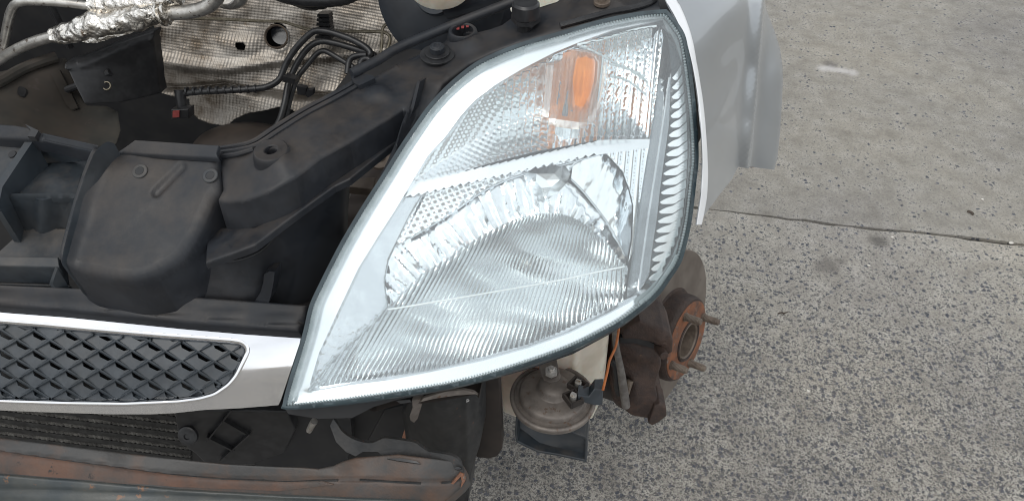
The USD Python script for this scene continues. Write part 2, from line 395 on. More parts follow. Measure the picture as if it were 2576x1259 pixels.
def concrete(name, worn, tone=1.0):
    """Old concrete: tan cement paste with dark stones showing where the skin has worn off (worn: how much of it)."""
    n = {'g': ('geometry', {}), 'warp': ('noise_texture', {'scale': 150, 'detail': 4, 'roughness': .7}), 'wv': ('mix_vector', {'fac': .013}),
         'nst': ('noise_texture', {'scale': 55, 'detail': 4, 'roughness': .65}),
         'big': ('noise_texture', {'scale': 1.7, 'detail': 6, 'roughness': .6}), 'mid': ('noise_texture', {'scale': 17, 'detail': 7, 'roughness': .68}), 'fine': ('noise_texture', {'scale': 420, 'detail': 4, 'roughness': .7}),
         'paste': ('rgb_ramp', {'ramp': [(.30, (.245 * tone, .226 * tone, .197 * tone)), (.50, (.342 * tone, .322 * tone, .284 * tone)), (.70, (.43 * tone, .408 * tone, .368 * tone))]}),
         'finer': ('rgb_ramp', {'ramp': [(.32, (.66, .66, .66)), (.55, (1, 1, 1)), (.75, (1.12, 1.12, 1.12))]}),
         'm0': ('mix_color', {'blend_type': 'multiply', 'fac': .8, 'use_clamp': False}), 'grain': ('noise_texture', {'scale': 165, 'detail': 5, 'roughness': .72}), 'grainr': ('rgb_ramp', {'ramp': [(.34, (.62, .63, .65)), (.47, (.94, .94, .94)), (.66, (1.14, 1.13, 1.10))]}), 'm2': ('mix_color', {'blend_type': 'multiply', 'fac': .85, 'use_clamp': False}),
         'tint': ('rgb_ramp', {'ramp': [(.32, (.80, .80, .83)), (.48, (.97, .97, .97)), (.68, (1.08, 1.06, 1.02))]}), 'm1': ('mix_color', {'blend_type': 'multiply', 'fac': 1.0, 'use_clamp': False}),
         'p': ('principled_bsdf', {'roughness': .82, 'specular_ior_level': .3})}
    l = [('g.position', 'warp.vector'), ('g.position', 'wv.a'), ('warp.color', 'wv.b'), ('g.position', 'nst.vector'), ('g.position', 'big.vector'), ('g.position', 'mid.vector'), ('g.position', 'fine.vector'),
         ('mid.fac', 'paste.fac'), ('fine.fac', 'finer.fac'), ('paste.color', 'm0.a'), ('finer.color', 'm0.b'), ('big.fac', 'tint.fac'), ('m0.result', 'm1.a'), ('tint.color', 'm1.b'), ('g.position', 'grain.vector'), ('grain.fac', 'grainr.fac'), ('m1.result', 'm2.a'), ('grainr.color', 'm2.b')]
    col = 'm2.result'
    # how far the skin is worn: falls off away from the wheel track
    n |= {'sx': ('separate_xyz', {}), 'wy': ('map_range', {'from_min': .35, 'from_max': 1.05, 'to_min': worn[0], 'to_max': worn[1], 'clamp': True}),
          'wb': ('math', {'math_type': 'multiply_add', 'value2': 1.3, 'value3': -.65}), 'wn': ('math', {'math_type': 'add', 'use_clamp': True})}
    l += [('g.position', 'sx.vector'), ('sx.y', 'wy.value'), ('mid.fac', 'wb.value1'), ('wy.result', 'wn.value1'), ('wb.value', 'wn.value2')]
    for k, (sc, size, share, lo, hi) in enumerate([(100, .42, .50, (.042, .048, .062), (.12, .122, .135)), (190, .44, .70, (.050, .054, .062), (.15, .142, .13)), (360, .45, .80, (.065, .064, .063), (.18, .16, .14))]):
        a = f's{k}'
        n |= {a: ('voronoi_texture', {'feature': 'f1', 'scale': sc, 'randomness': 1.0}), a + 'c': ('separate_color', {}),
              a + 'k': ('rgb_ramp', {'ramp': [(0, lo), (1, hi)]}),
              a + 't': ('math', {'math_type': 'multiply', 'value2': share}), a + 'l': ('math', {'math_type': 'less_than'}),
              a + 'd': ('map_range', {'from_min': size - .05, 'from_max': size + .06, 'to_min': 1, 'to_max': 0, 'clamp': True}),
              a + 'm': ('math', {'math_type': 'multiply'}), a + 'x': ('mix_color', {})}
        l += [('wv.result', a + '.vector'), (a + '.color', a + 'c.color'), (a + 'c.g', a + 'k.fac'), ('wn.value', a + 't.value1'), (a + 'c.r', a + 'l.value1'), (a + 't.value', a + 'l.value2'),
              (a + '.distance', a + 'd.value'), (a + 'l.value', a + 'm.value1'), (a + 'd.result', a + 'm.value2'), (a + 'm.value', a + 'x.fac'), (col, a + 'x.a'), (a + 'k.color', a + 'x.b')]
        col = a + 'x.result'
    for i, (px, r, c, amt) in enumerate([((2210, 606), .020, (.085, .078, .072), .75), ((2078, 668), .026, (.11, .10, .092), .65), ((2112, 656), .012, (.12, .11, .10), .6), ((2090, 163), .02, (.12, .11, .105), .7)]):
        at = ground(*px)
        fac = near(n, l, f'o{i}', at, r, r * .45)
        n |= {f'of{i}': ('math', {'math_type': 'multiply', 'value2': amt}), f'ox{i}': ('mix_color', {'b': c})}
        l += [(fac, f'of{i}.value1'), (f'of{i}.value', f'ox{i}.fac'), (col, f'ox{i}.a')]
        col = f'ox{i}.result'
    for i, px in enumerate([(2070, 172), (2092, 174), (2118, 178), (2143, 183)]):       # a pale scrape
        fac = near(n, l, f'w{i}', ground(*px), .016, .012)
        n |= {f'wf{i}': ('math', {'math_type': 'multiply', 'value2': .55}), f'wx{i}': ('mix_color', {'b': (.55, .53, .52)})}
        l += [(fac, f'wf{i}.value1'), (f'wf{i}.value', f'wx{i}.fac'), (col, f'wx{i}.a')]
        col = f'wx{i}.result'
    n |= {'bm': ('bump', {'strength': .55, 'distance': .004}), 'hb': ('math', {'math_type': 'add'})}
    l += [('mid.fac', 'hb.value1'), ('fine.fac', 'hb.value2'), ('hb.value', 'bm.height'), ('bm.normal', 'p.normal'), (col, 'p.base_color')]
    MATS[name] = usdkit.material(stage, '/World/Looks/' + name, n, l, surface='p.BSDF')


concrete('worn_concrete', (1.15, .10))
concrete('smooth_concrete', (.10, .10), .84)
vary('joint_filler', (.020, .018, .016), (.06, .05, .042), .9, scale=90, bump=.6, bscale=200, bdist=.004)
vary('yard_ground', (.22, .20, .17), (.30, .28, .24), .9, scale=3)

g0 = part('ground', bx((2000, 2000, .2), (0, 0, -.26)), 'yard_ground', '/World', smooth=False)
tag(g0, 'flat concrete yard ground reaching beyond the slabs', 'ground'); kind(g0, 'structure')
pav = thing('pavement', 'grey concrete pavement of large slabs with a dark joint', 'pavement', 'structure')
J = [ground(*p)[:2] for p in [(1785, 526), (1950, 545), (2120, 568), (2350, 590), (2575, 615)]]
dirj = (J[-1] - J[0]) / np.linalg.norm(J[-1] - J[0]); nrm = A([-dirj[1], dirj[0]])
s = np.concatenate([[-30, -3], np.linspace(-1.2, 2.2, 240), [4, 30]])
off = A([nrm @ (q - J[0]) for q in J]); so = A([dirj @ (q - J[0]) for q in J])
mean = np.interp(s, so, off)


def slab(side, mat):
    jag = (meshkit.fbm(np.c_[s * 22, s * 0, s * 0 + side * 9 + 11], 4, 3) - .5) * .010 + (meshkit.noise(np.c_[s * 3, s * 0, s * 0 + side], 5) > .72) * .003
    e = J[0] + dirj * s[:, None] + nrm * (mean + side * .0035 + np.maximum(jag, -.0022) * side)[:, None]
    ring = np.vstack([e, [J[0] + dirj * 30 + nrm * side * 30, J[0] - dirj * 30 + nrm * side * 30]])
    return trimesh.creation.extrude_polygon(Polygon(ring), .12, engine='earcut').apply_translation([0, 0, -.12])


part('concrete_slab', slab(-1, 'n'), 'worn_concrete', pav, label='worn near slab with dark stones showing', smooth=False)
part('concrete_slab', slab(1, 'f'), 'smooth_concrete', pav, label='smoother far slab beyond the joint', smooth=False)
jl = J[0] + dirj * np.linspace(-1.2, 2.2, 90)[:, None] + nrm * np.interp(np.linspace(-1.2, 2.2, 90), so, off)[:, None]
part('joint_filler', trimesh.creation.extrude_polygon(LineString(jl).buffer(.03), .05, engine='earcut').apply_translation([0, 0, -.058]), 'joint_filler', pav, smooth=False)

#@@CAR
# ================================================================== the car
thing('car', 'silver car with its front bumper and front wheel taken off', 'car')

# ------------------------------------------------------------------ headlamp
OUT = [(718, 1029), (711, 1014), (725, 957), (746, 890), (763, 830), (778, 767), (802, 714), (844, 631), (873, 579), (911, 516), (961, 438), (1002, 372), (1036, 322), (1076, 266), (1126, 212), (1186, 163), (1236, 136), (1309, 107), (1408, 79), (1508, 50), (1600, 31), (1667, 24), (1680, 27), (1699, 50), (1722, 86), (1732, 130), (1741, 186), (1750, 266), (1755, 332), (1757, 400), (1752, 450), (1741, 546), (1730, 602), (1714, 658), (1689, 698), (1657, 742), (1609, 783), (1552, 823), (1443, 878), (1337, 917), (1225, 952), (1119, 977), (978, 1000), (837, 1019)]
OUTP = Polygon(smooth_line(OUT, 9, True)).buffer(0).buffer(3).buffer(-3)
BEZ = [(774, 982), (802, 887), (850, 782), (901, 674), (953, 590), (992, 530), (1034, 459), (1076, 389), (1120, 342), (1159, 289), (1193, 252), (1242, 216), (1309, 176), (1392, 133), (1458, 106), (1541, 76), (1667, 50), (1676, 66), (1697, 105), (1715, 160), (1724, 230), (1731, 300), (1733, 380), (1729, 460), (1719, 546), (1706, 602), (1688, 650), (1664, 690), (1630, 726), (1580, 762), (1525, 792), (1430, 838), (1330, 874), (1216, 906), (1105, 930), (978, 955), (880, 968), (800, 982)]
BEZP = Polygon(BEZ).buffer(3).buffer(-3)
HEAD = part('headlamp', sheet(OUTP.buffer(-14), Lens(.085), .012, step=30), 'dark_underside', label='large clear headlamp with chrome inside and an amber bulb')


def hp(name, mesh, mat, label=None, smooth=32):
    return part(name, mesh, mat, HEAD, label, smooth)


LOWZ = Polygon([(740, 1000), (800, 972), (978, 938), (1216, 890), (1430, 822), (1580, 742), (1660, 800), (1450, 930), (1100, 1020), (690, 1070)])
INNER = OUTP.buffer(-22).union(OUTP.buffer(-13).intersection(LOWZ)).union(OUTP.buffer(-15).intersection(shapely.box(1320, 0, 1800, 640))).union(OUTP.buffer(-12).intersection(shapely.box(1430, 0, 1735, 150))).buffer(4).buffer(-4).simplify(.4)
# the moulded rim of the lens: a dark seal outside, a ribbed clear flange inside it
ringd = OUTP.difference(OUTP.buffer(-9.5))
hp('gasket', sheet(OUTP.difference(OUTP.buffer(-9.5)), Lens(-.001), .030, step=8), 'gasket')
hp('lens_flange', sheet(OUTP.buffer(-9.2).difference(INNER.buffer(-.5)), Lens(.0015), .008, step=7), 'lens_edge')
ribs = []
for path, p0, p1 in [(OUTP.buffer(-14).exterior, 0, 1)]:
    n = int(path.length / 7.4)
    for k in range(n):
        a, b = path.interpolate(k / n, normalized=True), path.interpolate((k + .35) / n, normalized=True)
        t = A([b.x - a.x, b.y - a.y]); t /= np.linalg.norm(t); nn = A([-t[1], t[0]])
        q = [A([a.x, a.y]) + nn * 3.6 - t * 1.5, A([a.x, a.y]) + nn * 3.6 + t * 1.5, A([a.x, a.y]) - nn * 3.6 + t * 1.5, A([a.x, a.y]) - nn * 3.6 - t * 1.5]
        v = np.vstack([Lens(.0)(q), Lens(.0022)(q)])
        ribs.append(trimesh.Trimesh(v, [(0, 1, 2), (0, 2, 3), (0, 4, 5), (0, 5, 1), (1, 5, 6), (1, 6, 2), (2, 6, 7), (2, 7, 3), (3, 7, 4), (3, 4, 0)], process=False))
hp('flange_ribs', join(*ribs), 'lens_edge', smooth=False)
# the bright bezel between flange and chambers: a bevel that dips inwards
dist_out = lambda p: shapely.distance(OUTP.exterior, shapely.points(p))
bez = INNER.difference(BEZP)
hp('bezel', sheet(bez, Lens(lambda p: np.where(shapely.contains_xy(LOWZ.buffer(-2), p[:, 0], p[:, 1]), .004 + np.clip(dist_out(p) - 10, 0, 40) * .00020, .0125 - np.clip(dist_out(p) - 14, 0, 70) * .00017)), .024, along=(0, .8, -.5), step=9), 'satin_chrome')
wall = BEZP.difference(BEZP.buffer(-5))
dist_bez = lambda p: shapely.distance(BEZP.exterior, shapely.points(p))

# upper chamber: facetted on the left, fluted on the right
UP = Polygon([(1034, 459), (1076, 389), (1120, 342), (1159, 289), (1193, 252), (1242, 216), (1309, 176), (1392, 133), (1458, 106), (1541, 76), (1660, 54), (1668, 96), (1654, 199), (1646, 266), (1637, 340), (1634, 352), (1504, 352), (1451, 362), (1351, 380), (1252, 405), (1152, 433)])


def up_deep(p):
    x, y = p[:, 0], p[:, 1]
    d = np.clip(shapely.distance(UP.exterior, shapely.points(p)) / 120, 0, 1)
    bowl = .014 + .026 * (1 - (1 - d) ** 2) + .00009 * (459 - y)
    r = np.clip((x - 1375 + (y - 300) * .12) / 30, 0, 1)          # where the flutes take over
    u = (x + (y - 100) * .10) / 20.5
    fl = .0034 * np.abs(np.sin(np.pi * u)) * r
    a, b = (x * .86 + y * .5) / 15.5, (-x * .42 + y * .91) / 12.5
    tri = np.abs((a % 1) - .5) + np.abs((b % 1) - .5)
    fc = .0018 * tri * (1 - r)
    return bowl - fl - fc


hp('upper_reflector', sheet(UP, Lens(up_deep), .003, step=3.4), 'reflector_chrome', label='facetted and fluted mirror of the turn signal', smooth=24)
# the dark-edged plate above the amber bulb and the bulb itself
c = Lens(.040)([(1440, 206)])[0]
ax = A([.06, .51, .86]); ax /= np.linalg.norm(ax)
hp('enlarged_amber_bulb', lathe([(0, .034), (.016, .033), (.0262, .029), (.0300, .021), (.0310, .004), (.0300, -.022), (.0250, -.038), (.014, -.046), (0, -.047)], c, ax, 40), 'amber_glass', label='amber turn signal bulb behind the flutes, enlarged to stand in for its reflections')  # oversized shape stands in for the bulb's orange reflections in the mirror
hp('bulb_holder', cyl(.0135, .030, c - ax * .056, ax), 'satin_chrome')
for dx_, dz_, l_, r_ in [(-.0105, -.022, .030, .0016), (-.002, -.034, .050, .0030), (.0040, -.030, .044, .0024), (.0105, -.016, .024, .0018)]:
    b0 = c + A([1, .35, 0]) * dx_ + A([0, -.80, .50]) * .0285 + ax * dz_
    hp('reflection_rod', tube([b0, b0 + ax * l_ * .5, b0 + ax * l_], [r_, r_, r_ * .3], 10, spline=False), 'reflection_grey')  # grey rods added to imitate the holder's dark reflections in the bulb
for ln in [[(1452, 112), (1485, 126), (1517, 142), (1560, 166), (1612, 190), (1640, 236)], [(1452, 112), (1500, 103), (1545, 90), (1600, 74), (1650, 66)], [(1516, 143), (1510, 200), (1503, 255)], [(1530, 160), (1575, 172), (1618, 200)], [(1534, 190), (1580, 205), (1625, 240)]]:
    hp('step_line', tube(Lens(.0075)(smooth_line(ln, 10)), .0011, 6), 'bright_ridge')
cap = [(1392, 136), (1452, 112), (1518, 141), (1513, 178), (1448, 142), (1376, 160)]
hp('bulb_cap', sheet(cap, Lens(.014), .004, step=10, edge=4), 'reflector_grey')
# clear vertical flutes in front of the bulb
rods = []
for k, x in enumerate(np.arange(1262, 1640, 20.5)):
    y0 = np.interp(x, [1242, 1309, 1392, 1458, 1541, 1660], [216, 176, 133, 106, 76, 54]) + 12
    y1 = np.interp(x, [1034, 1152, 1252, 1351, 1451, 1504, 1640], [459, 433, 405, 380, 362, 352, 352]) - 10
    rods.append(sheet([(x - 10, y0 + 2), (x + 10, y0 - 2), (x + 10 - (y1 - y0) * .10, y1), (x - 10 - (y1 - y0) * .10, y1)], Lens(.0055), .0016, step=6,
                      relief=lambda p, x=x, y0=y0: .0022 * np.sqrt(np.clip(1 - ((p[:, 0] + (p[:, 1] - y0) * .10 - x) / 10.2) ** 2, 0, 1))))
hp('signal_flutes', join(*rods), 'flute_glass', label='clear vertical flutes over the amber bulb', smooth=40)

# the white bar between the chambers, with its stepped edges
topb = [(1036, 459)] + [q for k in range(22) for q in ((1045 + k * 21.0, 459 - k * 4.75 + 1), (1064 + k * 21.0, 459 - k * 4.75 - 7))] + [(1512, 352), (1634, 350)]
botb = [(1632, 372), (1512, 388)] + [q for k in range(23) for q in ((1500 - k * 21.0, 388 + k * 4.75 + 3), (1494 - k * 21.0, 388 + k * 4.75 - 3))] + [(1019, 496)]
hp('divider_bar', sheet(topb + botb, Lens(lambda p: .013 + .00022 * (np.interp(p[:, 0], [1036, 1634], [478, 362]) - p[:, 1])), .020, step=8, along=(.05, .85, -.5)), 'satin_chrome', label='bright stepped bar between the two lamp chambers')

# lower chamber: a wide bowl, a band of upright facets round its arch, a folded wing on the right
ARCH = smooth_line([(975, 771), (996, 753), (1024, 725), (1072, 682), (1119, 655), (1169, 619), (1218, 589), (1285, 556), (1335, 542), (1378, 536), (1418, 539), (1467, 562), (1501, 592), (1529, 615), (1559, 655), (1575, 668)], 10)
SEAM = smooth_line([(996, 619), (1119, 546), (1219, 479), (1302, 443), (1385, 423), (1450, 405), (1511, 388)], 10)
SEAM2 = smooth_line([(1436, 450), (1462, 476), (1489, 509), (1529, 562), (1555, 610), (1575, 650)], 10)
tex = Polygon([(1019, 496), (1119, 476), (1218, 452), (1318, 428), (1418, 405), (1477, 392), *SEAM[::-1][3:], (1000, 600), (1026, 549)])
hp('patterned_panel', sheet(tex, Lens(lambda p: .022 + .00008 * (560 - p[:, 1]) - .0011 * np.sin((p[:, 0] * .9 + p[:, 1] * .45) / 3.3) - .0008 * np.sin((p[:, 1] - p[:, 0] * .3) / 3.0)), .003, step=3.6), 'reflector_chrome', smooth=40)
band = Polygon([*SEAM, (1436, 450), *SEAM2[1:-1], (1575, 660), *ARCH[::-1], (968, 740), (966, 708), (976, 655)])


def band_deep(p):
    x, y = p[:, 0], p[:, 1]
    dA = shapely.distance(LineString(ARCH), shapely.points(p)); dS = shapely.distance(LineString(np.vstack([SEAM, SEAM2])), shapely.points(p))
    t = dA / (dA + dS + 1e-6)
    s = shapely.line_locate_point(LineString(ARCH), shapely.points(p)) / 27.0 + .35 * np.sin(x / 70)
    k = s % 1
    h = A([.35, 1., .6, .15, .8, .4, .9, .25, .7, .5])[np.floor(s).astype(int) % 10]
    wav = meshkit.fbm(np.c_[x / 26, y / 26, x * 0], 3, 4) - .5
    return .024 + .014 * t - .0055 * (1 - t) ** 1.5 * np.abs(k - .5) * 2 * (.4 + h) - .0035 * (h - .5) * (k - .5) * 2 + .0025 * wav


hp('facet_band', sheet(band, Lens(band_deep), .003, step=3.6), 'reflector_chrome', label='bright band of upright mirror facets', smooth=22)
wing = Polygon([(1436, 450), (1440, 418), (1479, 396), (1519, 386), (1540, 408), (1562, 433), (1580, 478), (1589, 516), (1586, 600), (1577, 650), *SEAM2[::-1][1:]])
hp('folded_wing', sheet(wing, Lens(lambda p: .028 + .010 * np.clip((p[:, 0] - 1440) / 130, 0, 1) - .0034 * (meshkit.fbm(np.c_[(p[:, 0] + p[:, 1] * .35) / 17, (p[:, 1] - p[:, 0] * .2) / 46, p[:, 0] * 0], 3, 8) - .5)), .003, step=3.6), 'reflector_chrome', label='crumpled looking mirror wing beside the bulb shield', smooth=40)
side = Polygon([(1512, 372), (1634, 358), (1627, 393), (1605, 532), (1592, 632), (1580, 660), (1590, 600), (1593, 516), (1583, 474), (1565, 428), (1542, 402), (1522, 383)])
hp('side_flutes', sheet(side, Lens(lambda p: .022 - .0045 * np.abs(np.sin(np.pi * (p[:, 0] + p[:, 1] * .09) / 19))), .003, step=3.6), 'reflector_chrome')
hp('seam_trim', join(tube(Lens(.0235)(SEAM[::3]), .0009, 6), tube(Lens(.0235)(SEAM2[::3]), .0009, 6)), 'reflector_grey')

# bulb shield: a facetted crystal-like cap
S0 = [(1321, 433), (1345, 424), (1418, 412), (1434, 438), (1424, 462), (1404, 483), (1368, 508), (1337, 486), (1327, 460)]
S1 = [(1349, 437), (1394, 437), (1408, 452), (1386, 470), (1362, 473), (1347, 456)]
so_, si_ = Lens(.026)(S0), Lens(.004)(S1)
pv = np.vstack([so_, si_, Lens(.008)([(1374, 453)])])
fc = []
ang = lambda q: np.arctan2(q[1] - 455, q[0] - 1374)
allp = S0 + S1
dt = Delaunay(A(allp)).simplices
for t in dt:
    if not all(i >= len(S0) for i in t):
        fc.append(t)
mid = len(allp)
for i in range(len(S1)):
    fc.append((len(S0) + i, len(S0) + (i + 1) % len(S1), mid))
bk = so_ + A([0, .02, -.012])
n0 = len(pv)
pv = np.vstack([pv, bk])
for i in range(len(S0)):
    j = (i + 1) % len(S0)
    fc += [(i, j, n0 + j), (i, n0 + j, n0 + i)]
sh = trimesh.Trimesh(pv, fc, process=False); trimesh.repair.fix_normals(sh)
hp('bulb_shield', sh, 'satin_chrome', label='facetted cap over the main bulb', smooth=False)

# the fluted lower field and the bowl behind it
FIELD = Polygon([(774, 978), (802, 950), (848, 897), (894, 855), (943, 813), (975, 771), *ARCH, (1577, 676), (1572, 720), (1565, 757), (1526, 778), (1389, 842), (1330, 864), (1214, 896), (1084, 929), (943, 951), (800, 972)])


def bowl_deep(p):
    x, y = p[:, 0], p[:, 1]
    d = np.clip(shapely.distance(FIELD.exterior, shapely.points(p)) / 150, 0, 1)
    return .020 + .030 * np.sqrt(1 - (1 - d) ** 2) + .00010 * (930 - y) + .022 * (meshkit.fbm(np.c_[x / 150, y / 100, x * 0], 2, 21) - .5)


hp('main_reflector', sheet(FIELD.buffer(2), Lens(bowl_deep), .003, step=9), 'bowl_chrome', label='deep main mirror bowl')
hp('main_bulb', lathe([(0, .030), (.005, .028), (.0065, .02), (.0065, 0), (.009, -.003), (.009, -.012), (0, -.012)], Lens(.052)([(1330, 660)])[0], (0, -.8, .6), 20), 'worn_chrome')
# ribs: half-round bars on the inside of the cover, fanning slightly, with the two moulded lines across
lower = LineString([(774, 978), (800, 972), (943, 951), (1084, 929), (1214, 896), (1330, 864), (1389, 842), (1526, 778), (1565, 757), (1600, 735)])
fl = []
for k, xb in enumerate(np.arange(782, 1568, 13.2)):
    lean = np.interp(xb, [780, 1100, 1350, 1565], [.66, .52, .30, .06])
    yb = np.interp(xb, *A(lower.coords).T)
    line = LineString([(xb, yb), (xb + lean * 520, yb - 520)]).intersection(FIELD)
    line = max(getattr(line, 'geoms', [line]), key=lambda g: g.length)
    if line.is_empty or line.length < 16:
        continue
    (ax_, ay_), (bx_, by_) = line.coords[0], line.coords[-1]
    if ay_ < by_:
        (ax_, ay_), (bx_, by_) = (bx_, by_), (ax_, ay_)
    m = max(4, int(line.length / 14))
    rows, cols = np.linspace(0, 1, m), np.linspace(-1, 1, 9)
    px = A([[(ax_ + (bx_ - ax_) * r + c * 5.9, ay_ + (by_ - ay_) * r) for c in cols] for r in rows]).reshape(-1, 2)
    hgt = np.tile(.0021 * np.sqrt(1 - cols ** 2 * .999), m) * np.repeat(np.where(rows < .001, .25, 1), 9)
    v = Lens(.0060)(px); back = v + A([0, .0008, -.0006])
    v = v + A([0, -.8, .6]) * hgt[:, None]
    n = len(v); v = np.vstack([v, back]); f = []
    for i in range(m - 1):
        for j in range(8):
            a = i * 9 + j; f += [(a, a + 1, a + 10), (a, a + 10, a + 9)]
            f += [(n + a, n + a + 10, n + a + 1), (n + a, n + a + 9, n + a + 10)]
    for i in range(m - 1):
        for j in (0, 8):
            a, b = i * 9 + j, (i + 1) * 9 + j
            f += [(a, b, n + b), (a, n + b, n + a)]
    for i in (0, m - 1):
        for j in range(8):
            a = i * 9 + j; f += [(a, n + a + 1, a + 1), (a, n + a, n + a + 1)]
    q = trimesh.Trimesh(v, f, process=False); trimesh.repair.fix_normals(q)
    fl.append(q)
hp('lens_flutes', join(*fl), 'flute_glass', label='fan of clear half-round ribs in the lower cover', smooth=50)
hp('moulded_line', tube(Lens(.003)(smooth_line([(975, 777), (1013, 772), (1227, 736), (1398, 706), (1500, 684), (1570, 670)], 12)), .0008, 6), 'bright_ridge')
# plain inner cheek on the left of the field and its stippled corner
cheek = Polygon([(774, 982), (802, 887), (850, 782), (901, 674), (953, 590), (992, 530), (1019, 496), (1062, 489), (1026, 549), (996, 612), (976, 655), (966, 708), (970, 740), (975, 771), (943, 813), (894, 855), (848, 897), (802, 950)])
hp('inner_cheek', sheet(cheek, Lens(lambda p: .018 + .0011 * (meshkit.noise(np.c_[p[:, 0] / 5, p[:, 1] / 5, p[:, 0] * 0], 2) - .5) * np.clip((p[:, 1] - 700) / 130, 0, 1)), .003, step=4.5), 'reflector_grey', smooth=50)
lowtrim = Polygon([(774, 982), (800, 972), (943, 951), (1084, 929), (1214, 896), (1330, 864), (1389, 842), (1526, 778), (1565, 757), (1600, 742), (1580, 762), (1525, 792), (1430, 838), (1330, 876), (1216, 908), (1105, 932), (978, 957), (880, 970), (800, 984)])
hp('lower_trim', sheet(lowtrim.buffer(1), Lens(.018), .004, step=9), 'reflector_grey')

# glossy strip, darkened in its colour like mirrored ground, and the column of saw-tooth fins
strip = Polygon([(1671, 84), (1677, 93), (1684, 140), (1687, 199), (1685, 260), (1682, 317), (1668, 416), (1659, 483), (1652, 549), (1639, 632), (1632, 692), (1612, 726), (1576, 750), (1578, 720), (1592, 632), (1605, 532), (1627, 393), (1639, 317), (1648, 266), (1654, 199), (1668, 96)])
hp('side_strip', sheet(strip, Lens(lambda p: .020 + .018 * np.sin(np.pi * np.clip((p[:, 0] - np.interp(p[:, 1], [96, 266, 393, 532, 750], [1666, 1645, 1626, 1604, 1574])) / 48, 0, 1))), .003, step=6), 'ground_grey_chrome')
xl = lambda y: np.interp(y, [93, 140, 199, 260, 317, 416, 483, 549, 632, 692, 726], [1679, 1686, 1689, 1687, 1684, 1670, 1661, 1654, 1641, 1634, 1616])
xr = lambda y: np.interp(y, [93, 160, 230, 300, 380, 460, 546, 602, 650, 690], [1692, 1714, 1722, 1729, 1731, 1727, 1717, 1704, 1686, 1664])
colp = Polygon([(xl(y), y) for y in range(96, 726, 15)] + [(1640, 718), (1664, 690)] + [(xr(y), y) for y in range(680, 95, -15)])
hp('fin_backing', sheet(colp, Lens(.024), .003, step=12), 'gasket')
y = 196.0
while y < 716:
    wdt = xr(y - 20) - xl(y)
    a, b = xl(y) + 1, min(xr(y - 26), xr(y) + 4) - 2
    mx = a + (b - a) * .56
    e = min(1, max(.35, (y - 180) / 120))
    poly = smooth_line([(a, y), (a + (mx - a) * .45, y - 4 - 5 * e), (mx, y - 15)], 4).tolist() + [(b, y - 33), (b, y - 12)] + smooth_line([(b, y - 12), (mx + (b - mx) * .35, y - 2), (mx, y + 5.5 - 1.5 * e), (a + 5, y + 5)], 4).tolist()
    P_ = Polygon(poly).buffer(0)
    if P_.geom_type == 'Polygon' and P_.area > 60:
        hp('fin', sheet(P_, Lens(.011), .012, step=8), 'satin_chrome')
    y += 24.0
# the clear cover over everything, with real thickness
hp('lens', sheet(OUTP.buffer(-7.6), Lens(.0005), .0026, step=11), 'clear_cover', label='clear bowed headlamp cover', smooth=True)
# housing behind the lens: its underside carries tabs
hp('housing', sheet([(716, 1026), (838, 1014), (978, 996), (1119, 972), (1225, 947), (1337, 912), (1443, 874), (1552, 818), (1540, 836), (1440, 890), (1340, 924), (1225, 957), (1100, 985), (1000, 1004), (940, 1022), (885, 1050), (800, 1052), (725, 1040)], Lens(.030), .10, along=(.1, 1, .02), step=20), 'dark_underside')

# ------------------------------------------------------------------ grille
def gsurf(px, deep=0.0):
    px = np.atleast_2d(A(px, float)); d = rays(px)
    a, b = np.full(len(px), .35), np.full(len(px), 1.9)
    e = deep(px) if callable(deep) else deep
    for _ in range(46):
        m = (a + b) / 2; q = C + d * m[:, None]
        y0 = .45 * q[:, 0] + .42 * q[:, 0] ** 2
        z = q[:, 2]
        # the section of the frame: steep low down, leaning back towards the top
        yy = y0 + .35 * (z - .70) + .0325 + 4.0 * np.maximum(0, z - .572) ** 2 + e
        low = q[:, 1] - yy < 0
        a, b = np.where(low, m, a), np.where(low, b, m)
    return C + d * b[:, None]


GO = Polygon([(-60, 770), (0, 778), (150, 790), (300, 805), (450, 820), (600, 832), (700, 840), (757, 846), (754, 862), (728, 940), (706, 1006), (700, 1018), (600, 1026), (514, 1030), (440, 1038), (380, 1041), (280, 1041), (179, 1038), (90, 1035), (0, 1031), (-60, 1028)]).buffer(-4).buffer(8).buffer(-4)
GI = Polygon([(-40, 813), (0, 817), (110, 826), (223, 837), (402, 853), (500, 860), (581, 866), (606, 870), (614, 880), (599, 911), (585, 940), (568, 960), (536, 982), (500, 992), (447, 999), (313, 1005), (160, 1003), (0, 998), (-40, 997)]).buffer(-5).buffer(10).buffer(-5)
gdist = lambda p: shapely.distance(GI.exterior, shapely.points(p))
GR = part('grille', sheet(GO.difference(GI.buffer(15.5)), gsurf, .010, along=(0, 1, -.1), step=6, edge=4, edge_r=.0), 'chrome', label='chrome framed radiator grille with a black diamond mesh', smooth=60)
ex = GI.exterior
ns = int(ex.length / 4)
loop = A([ex.interpolate(k * ex.length / ns).coords[0] for k in range(ns)])
for _ in range(4):
    loop = (np.roll(loop, 1, 0) + 2 * loop + np.roll(loop, -1, 0)) / 4
tl = np.roll(loop, -1, 0) - np.roll(loop, 1, 0); tl /= np.linalg.norm(tl, axis=1)[:, None]
nl = np.c_[tl[:, 1], -tl[:, 0]]
if Polygon(loop + nl).area < Polygon(loop).area:
    nl = -nl
ds = [17, 15, 12.5, 10, 7.5, 5, 3, 1.5, .5, 0, 0]
dd = [.0003, -.0003, -.0006, -.0005, .0002, .0014, .0030, .0048, .0066, .0085, .022]
vb = np.vstack([gsurf(loop + nl * d, e) for d, e in zip(ds, dd)])
fb = []
for a in range(len(ds) - 1):
    for k in range(ns):
        k2 = (k + 1) % ns
        fb += [(a * ns + k, a * ns + k2, (a + 1) * ns + k2), (a * ns + k, (a + 1) * ns + k2, (a + 1) * ns + k)]
